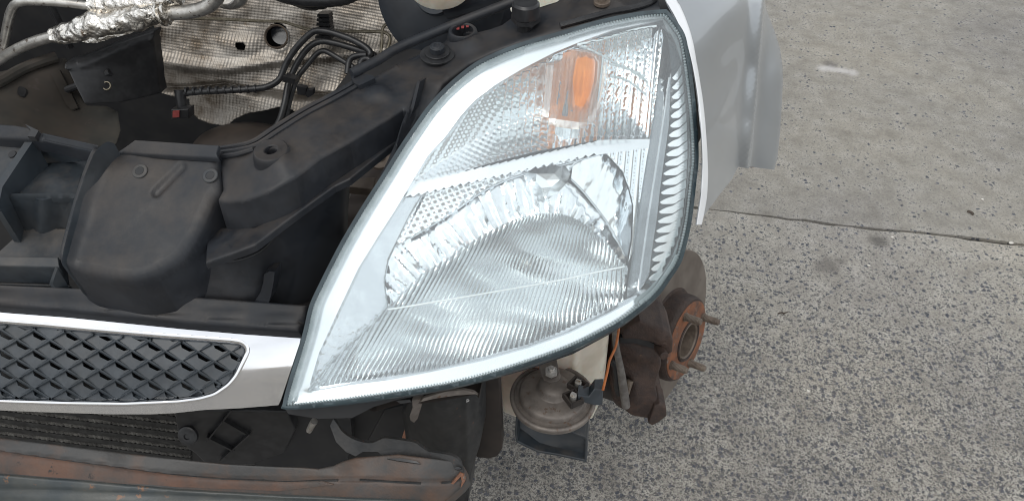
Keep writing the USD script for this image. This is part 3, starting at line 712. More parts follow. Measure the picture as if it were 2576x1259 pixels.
part('rounded_rim', trimesh.Trimesh(vb, fb, process=False), 'chrome', GR, smooth=70)
part('top_edge', sheet([(-60, 757), (0, 765), (150, 777), (300, 792), (450, 807), (600, 820), (745, 832), (757, 846), (700, 839), (600, 830), (450, 818), (300, 803), (150, 788), (0, 776), (-60, 768)], lambda p: gsurf(p, .006), .008, along=(0, 1, -.3), step=10), 'worn_chrome', GR, label='worn grey top edge of the grille frame')
part('opening_lip', sheet(GI.buffer(.5).difference(GI.buffer(-5)), lambda p: gsurf(p, .010), .010, along=(0, 1, -.15), step=7), 'grille_plastic', GR)
part('backing', sheet(GI.buffer(6), lambda p: gsurf(p, .042), .003, step=40), 'dark_underside', GR)
gin = GI.buffer(-2)
NX, NY, X0, Y0 = 82.7, 24.6, 44.7, 852.0
node = lambda i, j: A([X0 + NX * i + (NX / 2 if j % 2 else 0) + .35 * j, Y0 + NY * j + .011 * (X0 + NX * i)])


def bar(p, q):
    """One lattice bar: raised, with sloping sides."""
    line = LineString([p, q]).intersection(gin)
    if line.is_empty or line.length < 8:
        return None
    line = max(getattr(line, 'geoms', [line]), key=lambda g: g.length)
    a, b = A(line.coords[0]), A(line.coords[-1])
    t = (b - a) / np.linalg.norm(b - a); nn = A([-t[1], t[0]])
    m = max(2, int(line.length / 20)); r = np.linspace(0, 1, m)
    prof = [(-5.0, .013), (-4.2, .0045), (-1.8, .0015), (1.8, .0015), (4.2, .0045), (5.0, .013)]
    v = np.vstack([gsurf([a + (b - a) * s + nn * o for s in r], h + .004) for o, h in prof])
    f = []
    K = len(prof)
    for k in range(K):
        k2 = (k + 1) % K
        for i in range(m - 1):
            f += [(k * m + i, k2 * m + i, k2 * m + i + 1), (k * m + i, k2 * m + i + 1, k * m + i + 1)]
    for i in (0, m - 1):
        f += [(0 * m + i, k * m + i, (k + 1) * m + i) for k in range(1, K - 1)]
    q_ = trimesh.Trimesh(v, f, process=False); trimesh.repair.fix_normals(q_)
    return q_


for k in range(-9, 9):
    for sgn in (1, -1):
        i0 = k if sgn > 0 else k + 8
        p = node(0, 0) + A([NX * i0, 0]) - A([sgn * NX / 2, NY]) * 2 + A([0, .011 * NX * i0])
        q = p + A([sgn * NX / 2, NY]) * 10 + A([0, .011 * sgn * NX * 5])
        b = bar(p, q)
        if b is not None:
            part('lattice_bar', b, 'grille_plastic', GR)
for j in range(-2, 8):
    for i in range(-2, 9):
        c = node(i, j) + A([NX / 2, .011 * NX / 2])
        if not GI.buffer(26).contains(Point(c)):
            continue
        dia = Polygon([c + A([0, -NY]) * .98, c + A([NX / 2, 0]) * .98, c + A([0, NY]) * .98, c + A([-NX / 2, 0]) * .98])
        # the sloping floor of the cell leaves an opening high up on the right
        cut = Polygon([c + A([-NX * .10, -NY * 1.1]), c + A([NX * .12, -NY * 1.1]), c + A([NX * .47, -NY * .10]), c + A([NX * .22, NY * .10]), c + A([-NX * .02, -NY * .30])])
        fl_ = dia.difference(cut).intersection(GI)
        if fl_.is_empty:
            continue
        fl_ = max(getattr(fl_, 'geoms', [fl_]), key=lambda g: g.area)
        if fl_.geom_type == 'Polygon' and fl_.area > 90:
            part('cell_floor', sheet(fl_, lambda p, c=c: gsurf(p, lambda q:   .0045 + .0075 * np.clip((c[1] + NY - q[:, 1]) / (2 * NY), 0, 1)), .0015, step=60), 'grille_plastic', GR)
# ------------------------------------------------------------------ black front panel behind the grille
DOWN = (0, .15, -1)
part('upper_trim_strip', sheet([(-60, 706), (0, 713), (223, 722), (447, 740), (643, 754), (773, 764), (768, 790), (752, 834), (742, 833), (600, 823), (450, 810), (300, 795), (150, 780), (0, 769), (-60, 763)],
     Surf((0, 765, 'z', .655), (0, 714, 'z', .672), (400, 740, 'z', .668), (400, 806, 'z', .652), (770, 764, 'z', .648), (746, 831, 'z', .632)), .012, along=(0, .3, -1), step=12, edge=9, edge_r=.004,
     relief=lambda p: -.0035 * np.exp(-((p[:, 1] - np.interp(p[:, 0], [0, 447, 770], [744, 780, 808])) / 5.0) ** 2)), 'black_plastic', label='black rubbery strip along the top of the grille')
# cover of the air duct
TS = Surf((560, 490, 'z', .762), (686, 396, 'z', .788), (1025, 266, 'z', .802), (1289, 40, 'z', .842), (1640, 10, 'z', .868), (640, 358, 'z', .786), (1408, 70, 'z', .852))
CS = Surf((345, 352, 'z', .782), (548, 366, 'z', .786), (320, 414, 'z', .772), (550, 420, 'z', .774), (200, 560, 'z', .738), (500, 560, 'z', .742), (170, 670, 'z', .716), (330, 700, 'z', .712), (455, 645, 'z', .722), (262, 380, 'z', .778))
COVER = [(339, 351), (440, 356), (551, 365), (546, 383), (551, 400), (550, 416), (555, 440), (558, 473), (551, 486), (540, 500), (520, 545), (500, 588), (480, 622), (462, 646), (434, 667), (398, 686), (365, 698), (332, 704), (300, 703), (270, 698), (220, 689), (180, 679), (160, 668), (152, 652), (156, 625), (166, 582), (176, 540), (188, 500), (205, 450), (225, 400), (240, 380), (270, 372), (296, 373), (310, 372)]


def cover_relief(p):
    x, y = p[:, 0], p[:, 1]
    seg = LineString([(458, 418), (392, 484)])
    d = shapely.distance(seg, shapely.points(p))
    groove = -.0026 / (1 + np.exp((d - 9.5) / 1.3))
    ridge = .0045 * np.exp(-((y - np.interp(x, [290, 550], [388, 396])) / 11) ** 2) * (x > 270)
    left = .010 * np.exp(-((x - np.interp(y, [380, 652], [243, 158])) / 24) ** 2)
    return groove + ridge * 0 + left + .0012 * (meshkit.fbm(np.c_[x / 60, y / 60, x * 0], 3, 2) - .5)


CO = part('air_duct_cover', sheet(Polygon(smooth_line(COVER, 6, True)).buffer(0).buffer(-4).buffer(8).buffer(-4), CS, .060, along=DOWN, step=5, edge=26, edge_r=.011, relief=cover_relief), 'black_plastic', label='large rounded black air duct cover', smooth=60)
for p in [(352, 431), (529, 442)]:
    q = CS([p])[0] + A([0, -.0001, .0004])
    part('screw_eye', join(lathe([(.0040, 0), (.0076, 0), (.0070, .0006), (.0046, .0007), (.0040, 0)], q, (0, -.45, .9), 24), cyl(.0041, .0003, q, (0, -.45, .9))), 'blue_black_plastic', CO)
    part('screw_hole', lathe([(0, .0005), (.0038, .0005), (.0038, 0), (0, 0)], q, (0, -.45, .9), 20), 'rubber', CO)
part('side_fin', sheet([(262, 354), (272, 351), (285, 356), (293, 372), (290, 388), (262, 420), (245, 450), (225, 500), (205, 545), (185, 600), (172, 650), (166, 668), (152, 660), (151, 652), (158, 615), (168, 575), (184, 510), (208, 440), (232, 384), (246, 366)], Surf((262, 356, 'z', .798), (290, 388, 'z', .779), (205, 450, 'z', .772), (245, 450, 'z', .766), (152, 655, 'z', .727), (170, 660, 'z', .720)), .045, along=DOWN, step=8, edge=8, edge_r=.004), 'blue_black_plastic', CO, smooth=60)
part('rear_flap', sheet([(339, 350), (551, 364), (545, 384), (549, 398), (290, 384), (310, 371)], Surf((345, 352, 'z', .788), (548, 366, 'z', .792), (420, 392, 'z', .780)), .003, along=DOWN, step=12, edge=5, edge_r=.002), 'black_plastic', CO)

# ribbed tray on the left
TR = part('ribbed_tray', sheet([(40, 492), (100, 408), (225, 400), (207, 440), (193, 500)], Surf((40, 492, 'z', .735), (193, 492, 'z', .738), (160, 408, 'z', .742)), .045, along=(0, -.02, -1), step=12, edge=6, relief=lambda p: .004 * np.exp(-(((p[:, 0] - 132) / 42) ** 2 + ((p[:, 1] - 455) / 26) ** 2))), 'blue_black_plastic', label='ribbed black plastic tray left of the duct cover', smooth=50)
part('lower_floor', sheet([(-60, 640), (-10, 640), (63, 574), (180, 576), (150, 656), (0, 648), (-60, 646)], Surf((0, 640, 'z', .690), (150, 645, 'z', .692), (110, 576, 'z', .700)), .02, along=(0, 0, -1), step=14), 'blue_black_plastic', TR)
part('front_lip', sheet([(-60, 641), (0, 643), (146, 645), (150, 672), (0, 668), (-60, 667)], Surf((0, 645, 'z', .694), (146, 647, 'z', .696), (60, 668, 'z', .690)), .022, along=(0, .05, -1), step=12, edge=4, edge_r=.002), 'blue_black_plastic', TR)
part('bottom_step', sheet([(-60, 672), (150, 690), (180, 720), (-60, 712)], Surf((0, 680, 'z', .668), (150, 690, 'z', .668), (60, 715, 'z', .662)), .02, along=(0, 0, -1), step=20), 'blue_black_plastic', TR)
part('shelf_lip', sheet([(28, 487), (195, 487), (192, 499), (24, 497)], Surf((30, 487, 'z', .741), (193, 487, 'z', .743), (110, 498, 'z', .738)), .006, along=(0, .05, -1), step=10), 'blue_black_plastic', TR)
part('shelf_front', sheet([(20, 495), (190, 499), (176, 545), (160, 582), (60, 578), (20, 560)], Surf((30, 497, 'z', .737), (188, 499, 'z', .738), (60, 576, 'z', .700), (160, 580, 'z', .700)), .006, along=(0, 1, 0), step=12, relief=lambda p: .004 * np.sin(p[:, 0] / 14) * (p[:, 0] > 80)), 'blue_black_plastic', TR, smooth=50)
part('rib', sheet([(70, 345), (86, 350), (6, 470), (-4, 520), (-20, 520), (-6, 458)], Surf((78, 347, 'z', .776), (0, 463, 'z', .752), (60, 400, 'z', .766)), .075, along=(0, .05, -1), step=12), 'blue_black_plastic', TR)
part('rib', sheet([(139, 671), (145, 674), (132, 712), (124, 712)], Surf((140, 672, 'z', .694), (126, 712, 'z', .676), (144, 690, 'z', .688)), .04, along=(0, .05, -1), step=20), 'blue_black_plastic', TR)
part('rear_wall', sheet([(84, 350), (236, 382), (226, 404), (96, 414), (60, 420), (-60, 500), (-60, 350)], Surf((84, 352, 'z', .775), (230, 384, 'z', .778), (160, 408, 'z', .742)), .006, along=(0, 1, -.2), step=16), 'blue_black_plastic', TR)
part('left_box', sheet([(-60, 348), (0, 346), (72, 350), (0, 462), (-60, 470)], Surf((0, 350, 'z', .766), (70, 352, 'z', .768), (0, 455, 'z', .748)), .03, along=(0, .1, -1), step=12, edge=6), 'blue_black_plastic', TR)
for p in [(15, 354), (32, 388)]:
    part('hole_plug', cyl(.0042, .0025, Surf((0, 350, 'z', .766), (70, 352, 'z', .768), (0, 455, 'z', .748))([p])[0] - A([0, 0, .0012]), (0, -.3, .95)), 'rubber', TR)
RS = Surf((0, 312, 'z', .782), (250, 366, 'z', .786), (0, 345, 'z', .776), (235, 385, 'z', .779))
part('top_rail', sheet([(-60, 306), (0, 309), (40, 312), (84, 320), (104, 332), (180, 348), (252, 364), (240, 386), (160, 368), (84, 350), (0, 346), (-60, 344)], RS, .012, along=DOWN, step=8, edge=8, edge_r=.004, relief=lambda p: .0022 * np.sin((p[:, 1] - np.interp(p[:, 0], [0, 250], [310, 366])) / 2.6) * (p[:, 0] > 108)), 'black_plastic', TR, smooth=50)
part('rail_clip', sheet([(70, 318), (104, 334), (95, 350), (76, 348), (84, 332)], lambda p: RS(p) + A([0, -.002, .004]), .006, along=DOWN, step=20), 'rubber', TR)

# the diagonal carrier with the lamp's mounting
CT = [(546, 500), (560, 505), (609, 503), (676, 479), (742, 443), (808, 393), (880, 354), (935, 322), (985, 292), (1026, 264), (1010, 300), (996, 345), (990, 372), (1036, 322), (1064, 268), (1116, 206), (1180, 157), (1236, 130), (1309, 102), (1408, 75), (1508, 46), (1600, 27), (1664, 20), (1655, -30), (1440, -30), (1400, 0), (1360, 12), (1330, 22), (1290, 38), (1262, 58), (1235, 68), (1160, 86), (1070, 124), (1001, 156), (950, 186), (902, 212), (840, 246), (769, 282), (700, 322), (640, 362), (600, 374), (553, 380), (553, 416), (560, 473)]
def carrier_relief(p):
    x, y = p[:, 0], p[:, 1]
    g = lambda cx, cy, rx, ry, h, k=2: h * np.exp(-(((x - cx) / rx) ** 2 + ((y - cy) / ry) ** 2) ** k)
    ring = lambda cx, cy, rx, ry, h: h * np.exp(-((np.hypot((x - cx) / rx, (y - cy) / ry) - 1) / .13) ** 2)
    r = g(686, 406, 50, 38, .009) + g(1165, 108, 42, 26, .008) + g(1101, 152, 34, 15, .003) + g(952, 236, 34, 17, .005) + g(1500, 20, 60, 22, .006)
    r += ring(887, 256, 16, 13, .0007) + ring(859, 329, 16, 13, .0007) + ring(1102, 199, 31, 12, .0006)
    r += .0022 * np.exp(-((y - np.interp(x, [553, 600, 640, 769, 902, 1001, 1213], [388, 384, 372, 291, 221, 165, 78])) / 4) ** 2) * (x < 1000)
    r -= .012 * np.clip((x - np.interp(y, [200, 265, 320, 420], [1054, 1034, 1012, 980])) / 6, 0, 1) * (y > 205) * np.clip((y - 205) / 60, 0, 1)
    return r + .0010 * (meshkit.fbm(np.c_[x / 70, y / 70, x * 0], 3, 12) - .5)


CA = part('front_carrier', sheet(Polygon(CT).buffer(0).buffer(-4).buffer(9).buffer(-5).difference(shapely.affinity.scale(Point(686, 397).buffer(1, 16), 13, 8)).difference(shapely.affinity.scale(Point(1164, 97).buffer(1, 16), 22, 12)), TS, .035, along=(.02, -.06, -1), step=6, edge=11, edge_r=.004, relief=carrier_relief), 'black_plastic', label='long dusty black plastic carrier running up behind the headlamp', smooth=60)
LS = Surf((566, 590, 'z', .726), (709, 550, 'z', .747), (875, 440, 'z', .764), (1008, 345, 'z', .772), (480, 625, 'z', .712))
part('lower_flange', sheet([(546, 570), (640, 570), (706, 538), (775, 478), (875, 410), (1012, 322), (1000, 352), (880, 448), (842, 466), (780, 510), (712, 560), (676, 588), (640, 615), (590, 634), (516, 660), (520, 600)], LS, .006, along=(0, .1, -1), step=10, edge=5, edge_r=.003), 'black_plastic', CA, label='brown dusted flange below the carrier')
LEG = Surf((560, 640, 'z', .702), (700, 580, 'z', .728), (860, 455, 'z', .754), (845, 620, 'z', .672), (830, 720, 'z', .632), (700, 700, 'z', .664), (480, 730, 'z', .668), (640, 755, 'z', .650))
part('lower_panel', sheet([(360, 760), (400, 735), (440, 700), (500, 655), (520, 640), (590, 634), (640, 618), (676, 592), (712, 562), (780, 512), (842, 468), (866, 452), (856, 540), (850, 600), (847, 640), (836, 705), (815, 775), (760, 785), (600, 772)], LEG, .012, along=(-.05, 1, -.25), step=8, edge=16, edge_r=.006,
     relief=lambda p: -.020 * np.clip((p[:, 0] - np.interp(p[:, 1], [450, 620, 780], [832, 768, 700])) / 75, 0, 1) ** 1.5 + .0012 * (meshkit.fbm(np.c_[p[:, 0] / 30, p[:, 1] / 18, p[:, 0] * 0], 3, 5) - .5)), 'black_plastic', CA, smooth=60)
part('parting_line', tube(LEG(smooth_line([(516, 658), (570, 657), (620, 647), (660, 628), (690, 600), (709, 574)], 8)) + A([0, -.002, .001]), .0008, 6), 'rubber', CA)
part('web', sheet([(664, 690), (676, 682), (690, 684), (688, 706), (682, 740), (676, 760), (640, 758), (655, 735), (662, 710)], Surf((670, 688, 'z', .685), (688, 690, 'z', .684), (660, 755, 'z', .655)), .02, along=(0, 1, -.1), step=10), 'black_plastic', CA, label='small upright web on the lower panel')
part('web', sheet([(1049, 206), (1056, 206), (1041, 270), (1010, 345), (978, 420), (960, 446), (956, 440), (972, 410), (1003, 340), (1034, 266)], Surf((1052, 208, 'z', .815), (1020, 320, 'z', .79), (960, 440, 'z', .76)), .03, along=(.1, 1, -.3), step=12), 'black_plastic', CA)


def eye(px, r0, r1, surf=TS, lift=.0, mat='rubber', parent=CA, ax=(0, -.1, 1)):
    q = surf([px])[0] + A([0, 0, lift])
    part('hole_collar', lathe([(r0, -.003), (r1 * 1.16, -.014), (r1 * 1.08, -.004), (r1, .0006), (r1 * .92, .0018), (r0 * 1.15, .0018), (r0, .0008), (r0 * .94, -.020), (r0, -.003)], q, ax, 36), 'black_plastic', parent)


eye((686, 397), .0062, .0165, lift=.0080)
eye((1164, 97), .0115, .0150, lift=.0086)
q = TS([(1101, 146)])[0]
BO = part('bolt', join(cyl(.0185, .0022, q + A([0, 0, .003]), (0, -.1, 1), 32), cyl(.0130, .0026, q + A([0, 0, .005]), (0, -.1, 1), 28)), 'rubber', CA, label='black bolt on stacked washers')
part('bolt_head', join(cyl(.0078, .0075, q + A([0, 0, .0070]), (0, -.1, 1), 24), lathe([(.0028, .0075), (.0062, .0075), (.0052, .0086), (.0034, .0086), (.0028, .0075)], q + A([0, 0, .0070]), (0, -.1, 1), 20)), 'black_plastic', CA)
q = TS([(1512, 24)])[0]
part('bolt', join(cyl(.0085, .004, q + A([0, 0, .006]), (0, -.1, 1), 20), hexnut(.0055, .006, q + A([0, 0, .009]), (0, -.1, 1))), 'brown_metal', CA, label='rusty bolt at the lamp corner')
part('corner_bead', tube(TS([(1408, 71), (1500, 46), (1540, 36), (1600, 24), (1642, 8), (1652, -20)]) + A([0, 0, .003]), .0032, 8), 'rubber', CA)
for pts in [[(553, 378), (600, 371), (642, 358), (700, 320), (769, 278), (840, 241), (902, 206)], [(553, 388), (602, 381), (648, 368), (706, 331), (772, 290), (842, 253), (904, 218)], [(553, 398), (598, 392), (640, 380)]]:
    part('bead', tube(TS(smooth_line(pts, 12)) + A([0, 0, .0022]), .0026, 8), 'black_plastic', CA)
part('clip', sheet([(884, 206), (902, 196), (940, 203), (944, 210), (905, 228), (892, 222)], lambda p: TS(p) + A([0, 0, .006]), .008, along=DOWN, step=20), 'black_plastic', CA)
for p in [(1152, 88), (1164, 84.5), (1176, 82)]:
    part('red_mark', sheet([(p[0] - 4, p[1] - 2.5), (p[0] + 4, p[1] - 3.5), (p[0] + 3.4, p[1] + 2.4), (p[0] - 3, p[1] + 3)], lambda q: TS(q) + A([0, 0, .0075]), .0006, along=DOWN, step=10), 'red_plastic', CA)
part('edge_rod', tube(A([TS([p])[0] + A([0, .004, .010]) for p in [(884, 212), (950, 178), (1001, 147), (1100, 105), (1213, 60), (1290, 30), (1370, -2)]]), .0052, 12), 'black_plastic', label='black rod along the back edge of the carrier')  # slim black rod following the carrier's back edge
# bonnet rest: threaded stem, hexagon, rubber cap
q = TS([(1322, 72)])[0]
BS = part('bonnet_rest', lathe([(0, .0135), (.0136, .0135), (.0146, .0146), (.0146, .0165), (.0142, .0275), (.0120, .0298), (0, .0305)], q, (0, -.04, 1), 36), 'rubber', label='black rubber bonnet rest with a hexagon collar')
part('hexagon', hexnut(.0155, .0062, q + A([0, 0, .0085]), (0, -.04, 1)), 'rubber', BS)
part('stem', cyl(.0080, .0125, q + A([0, 0, -.003]), (0, -.04, 1), 20), 'rubber', BS)

# ------------------------------------------------------------------ engine bay
part('bonnet', sheet([(-1.42, 0), (.22, 0), (.20, .6), (.08, .98), (-.58, 1.04), (-1.28, .98), (-1.40, .6)], lambda p: np.c_[p[:, 0], .80 - .40 * p[:, 1] + .05 * p[:, 1] ** 2, .95 + .86 * p[:, 1] - .05 * (p[:, 0] + .6) ** 2], .012, along=(0, -.9, -.4), step=.12), 'silver_paint', label='unseen raised silver bonnet that shades the engine bay', smooth=60)  # out of view, placed to darken the engine bay
part('unseen_bay_floor', bx((1.5, .80, .02), (-.97, .44, .13)), 'dark_underside', smooth=False)  # unseen, keeps light from the ground out of the engine bay
part('unseen_bay_side', bx((.02, .80, .72), (-1.5, .38, .48)), 'dark_underside', smooth=False)  # unseen dark wall, closes the bay against light from the left
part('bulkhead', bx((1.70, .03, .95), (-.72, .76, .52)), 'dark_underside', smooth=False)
part('gap_backing', sheet([(880, 180), (1000, 140), (1330, 5), (1500, -60), (1700, -60), (1700, 30), (1660, 60), (1400, 90), (1200, 170), (1060, 300), (930, 460), (850, 640), (860, 800), (700, 800), (700, 420)], Surf((1000, 200, 'y', .50), (1600, 0, 'y', .58), (900, 600, 'y', .26), (700, 780, 'y', .18)), .02, along=(0, 1, 0), step=60), 'dark_underside')  # dark sheet added to hide the ground behind the gaps

SH = Surf((388, 80, 'y', .66), (980, 60, 'y', .70), (500, 300, 'y', .60), (700, 180, 'y', .655), (560, 205, 'y', .63), (760, 290, 'y', .60), (640, 20, 'y', .70))


def shield_relief(p):
    x, y = p[:, 0], p[:, 1]
    r = .009 * (meshkit.fbm(np.c_[x / 120, y / 70, x * 0], 4, 31) - .5)
    r += .010 * np.exp(-((y - np.interp(x, [390, 560, 700, 980], [150, 170, 150, 120])) / 16) ** 2)
    r -= .014 * np.exp(-((y - np.interp(x, [480, 560, 640, 760], [225, 214, 232, 244])) / 8) ** 2)
    r += .008 * np.exp(-(((x - 608) / 44) ** 2 + ((y - 113) / 34) ** 2))
    q = SH(p)
    u, v = (q[:, 0] * .82 + q[:, 2] * .9) / .0046 + .7 * meshkit.noise(q * 9, 2), (-q[:, 0] * .62 + q[:, 2] * 1.15) / .0046 + .7 * meshkit.noise(q * 9, 5)
    return r + .0008 * np.sin(np.pi * u) * np.sin(np.pi * v)


HSP = Polygon([(384, -40), (387, 40), (389, 82), (387, 120), (394, 166), (398, 205), (404, 236), (440, 244), (474, 250), (480, 285), (500, 302), (531, 312), (570, 318), (590, 300), (622, 286), (668, 278), (704, 268), (736, 276), (760, 300), (800, 270), (860, 230), (900, 215), (960, 190), (1040, 150), (1030, 110), (1000, 84), (984, 40), (975, -40)])
hole1 = Point(0, 0).buffer(1, 24); hole1 = shapely.affinity.translate(shapely.affinity.rotate(shapely.affinity.scale(hole1, 29, 33), 0), 698, 91)
hole2 = Polygon([(596, 105), (617, 105), (622, 112), (620, 123), (602, 122), (596, 114)])
HS = part('heat_shield', sheet(HSP.difference(hole1).difference(hole2), SH, .0015, along=(0, 1, -.15), step=2.4, relief=shield_relief), 'embossed_shield', label='dirty embossed aluminium heat shield on the bulkhead', smooth=60)
q = SH([(698, 91)])[0]
part('opening_collar', lathe([(.0190, .0), (.0215, .0), (.0222, .004), (.0205, .006), (.0190, .004), (.0190, .0)], q + A([0, -.004, 0]), (0.1, -.75, .65), 32), 'brown_metal', HS)
part('opening_plug', cyl(.0195, .004, q + A([.001, .018, -.006]), (0.1, -.75, .65), 28), 'booster_paint', HS)
part('small_opening', sheet([(590, 99), (624, 99), (628, 126), (594, 126)], Surf((600, 100, 'y', .685), (620, 100, 'y', .685), (600, 125, 'y', .68)), .002, along=(0, 1, 0), step=20), 'rubber', HS)
part('stud', cyl(.0028, .010, SH([(615, 116)])[0] + A([0, .010, 0]), (0, -.8, .6)), 'steel', HS)

# bulky dark parts low in the bay
part('gearbox', trimesh.Trimesh(*(lambda m: (m.vertices * A([.12, .07, .06]) + SH([(640, 320)])[0] + A([.0, -.03, -.045]), m.faces))(trimesh.creation.icosphere(3)), process=False), 'brown_black', label='dark brown rounded housing low in the bay')

# left inner wing and black bracket
WS = Surf((0, 170, 'y', .46), (160, 158, 'y', .52), (0, 300, 'y', .34), (300, 350, 'y', .42), (200, 265, 'y', .48))
IW = part('inner_wing', sheet([(-60, 190), (0, 182), (60, 168), (130, 150), (160, 148), (175, 170), (205, 255), (215, 268), (262, 270), (292, 285), (300, 330), (290, 362), (240, 372), (100, 345), (0, 330), (-60, 330)], WS, .004, along=(0, 1, -.2), step=10, relief=lambda p: .012 * (meshkit.fbm(np.c_[p[:, 0] / 110, p[:, 1] / 80, p[:, 0] * 0], 3, 44) - .5)), 'inner_wing_paint', label='dusty painted inner wing on the left of the bay', smooth=60)
part('dark_patch', sheet(smooth_line([(56, 218), (70, 222), (74, 232), (66, 244), (52, 236)], 4, True).tolist(), lambda p: WS(p) + A([0, -.006, .004]), .004, step=10), 'dark_underside', IW)
part('seam_panel', sheet([(137, 184), (160, 176), (196, 250), (206, 270), (190, 276), (176, 262)], lambda p: WS(p) + A([0, -.009, .005]), .004, step=10), 'inner_wing_paint', IW)
part('rail_edge', tube(A([WS([p])[0] + A([0, -.006, .006]) for p in [(-60, 240), (0, 214), (60, 180), (110, 160), (150, 148)]]), .009, 10), 'inner_wing_paint', IW)
BR = part('mounting_bracket', sheet(rounded([(158, 152), (166, 158), (212, 144), (262, 122), (330, 98), (389, 78), (387, 120), (394, 168), (398, 210), (404, 236), (340, 252), (298, 260), (250, 262), (212, 264), (186, 214)], 4), Surf((160, 156, 'y', .47), (389, 80, 'y', .58), (210, 262, 'y', .44), (404, 236, 'y', .56)), .02, along=(0, 1, -.1), step=10, edge=7, edge_r=.004, relief=lambda p: .006 * np.exp(-((p[:, 1] - np.interp(p[:, 0], [160, 220, 389], [170, 160, 96])) / 7) ** 2) - .004 * np.exp(-(((p[:, 0] - 305) / 22) ** 2 + ((p[:, 1] - 172) / 20) ** 2))), 'rubber', label='black bracket bolted to the inner wing', smooth=60)
q = Surf((160, 156, 'y', .47), (389, 80, 'y', .58), (210, 262, 'y', .44), (404, 236, 'y', .56))([(273, 216)])[0]
part('spring_nut', join(lathe([(.0055, 0), (.0078, 0), (.0072, .002), (.006, .002), (.0055, 0)], q + A([0, -.004, .002]), (.1, -.7, .7), 18), *[place(bx((.003, .0014, .0015), (.0092 * math.cos(t), .0092 * math.sin(t), .001), t), q + A([0, -.004, .002]), (.1, -.7, .7)) for t in (2.0, 2.5, 3.0, 3.6)]), 'brass_pipe', BR)
part('radiator_hose', tube(A([SH([p])[0] + A([0, -.16, 0]) for p in [(150, 152), (220, 138), (300, 110), (390, 72)]]), .006, 10), 'rubber')


def at_y(px, y):
    d = rays([px])[0]
    return C + d * (y - C[1]) / d[1]


def crumple(m, amp, sc, seed):
    v = m.vertices + m.vertex_normals * ((meshkit.fbm(m.vertices * sc, 4, seed) - .5) * amp)[:, None]
    return trimesh.Trimesh(v, m.faces, process=False)


# air conditioning pipes, two of them wrapped in foil
P1 = part('cooling_pipe', tube([at_y(p, .50) for p in [(4, 140), (10, 110), (18, 66), (26, 34), (38, 12), (60, 4), (110, 4), (170, 8), (240, 15), (330, 6), (440, -20)]], .0072, 14), 'alloy_pipe', label='silver pipe bent down at the upper left with a foil wrapped end')
part('foil_sleeve', crumple(tube([at_y(p, .50) for p in [(234, 15), (246, 14), (330, 10), (400, 2), (450, -12)]], [.0135, .0155, .0165, .0155, .015], 26, step=.003), .007, 90, 3), 'foil', P1, smooth=60)
part('band', crumple(tube([at_y(p, .50) for p in [(232, 15), (254, 14)]], .0150, 26), .004, 200, 3), 'foil', P1)
P2 = part('cooling_pipe', tube([at_y(p, .49) for p in [(-30, 168), (0, 150), (40, 126), (80, 108), (133, 92), (250, 62), (398, 36), (440, 33), (480, 30), (520, 18), (545, -4), (556, -40)]], [.0085, .0085, .009, .009, .009, .009, .0095, .011, .011, .011, .011], 16), 'alloy_pipe', label='silver pipe crossing the bay in a long crumpled foil sleeve')
part('foil_sleeve', crumple(tube([at_y(p, .485) for p in [(132, 92), (145, 90), (180, 82), (230, 68), (290, 56), (345, 46), (392, 36), (402, 33)]], [.012, .016, .020, .021, .019, .018, .018, .015], 34, step=.003), .016, 55, 9), 'foil', P2, smooth=60)
part('foil_edge', crumple(sheet([(150, 104), (240, 108), (330, 84), (400, 58), (330, 74), (240, 96)], Surf((150, 104, 'y', .47), (240, 108, 'y', .472), (400, 58, 'y', .48)), .0006, step=6), .01, 70, 5), 'foil', P2, smooth=60)
for p, r in [((402, 33), .0165), ((418, 31), .0155), ((410, 40), .0165)]:
    a, b = at_y(p, .484), at_y((p[0] + 6, p[1] - 1.5), .484)
    part('clamp', crumple(tube([a, b], r, 22), .004, 200, int(p[0])), 'foil', P2)
P3 = part('cooling_pipe', tube([at_y(p, .55) for p in [(538, -30), (548, -4), (566, 8), (590, 8), (606, -2), (616, -30)]], .010, 14), 'alloy_pipe', label='short silver pipe loop at the top edge')
part('fitting', cyl(.014, .012, at_y((577, 2), .545), (0, -.6, .8)), 'steel', P3)
part('rubber_hose', tube([at_y(p, .58) for p in [(120, 0), (135, 30), (160, 80), (176, 120)]], .006, 10), 'rubber')

# thin brake pipes
S6 = lambda p, dy=-.02: at_y(p, SH([p])[0][1] + dy)
for pts in [[(420, 46), (540, 48), (643, 53), (706, 55), (735, 62), (786, 76), (870, 79), (950, 80), (968, 82), (979, 90), (981, 102), (974, 124), (964, 150), (950, 190)],
            [(950, 175), (955, 150), (960, 110), (961, 80), (966, 66), (980, 59), (1010, 56), (1100, 45), (1213, 30), (1260, 20)],
            [(1012, 108), (1022, 97), (1034, 90), (1070, 82), (1120, 66), (1213, 40), (1300, 12)],
            [(948, 190), (960, 158), (968, 148), (980, 140), (1000, 141), (1012, 146)]]:
    part('brake_pipe', tube([S6(p, -.03) for p in pts], .0029, 8), 'brass_pipe')
part('pipe_union', crumple(tube([S6(p, -.05) for p in [(1004, 122), (1014, 110), (1024, 98), (1034, 92)]], [.006, .009, .0075, .004], 12), .003, 200, 3), 'steel')
part('pipe_union', tube([S6(p, -.10) for p in [(1232, 38), (1242, 32), (1252, 22)]], [.006, .008, .005], 12), 'steel')
part('ribbed_plug', join(*[tube([S6(p, -.06) for p in [(1036 + k * 9, 100 - k * 1.0), (1050 + k * 9, 118 - k * 3)]], .0032, 8) for k in range(5)]), 'rubber')

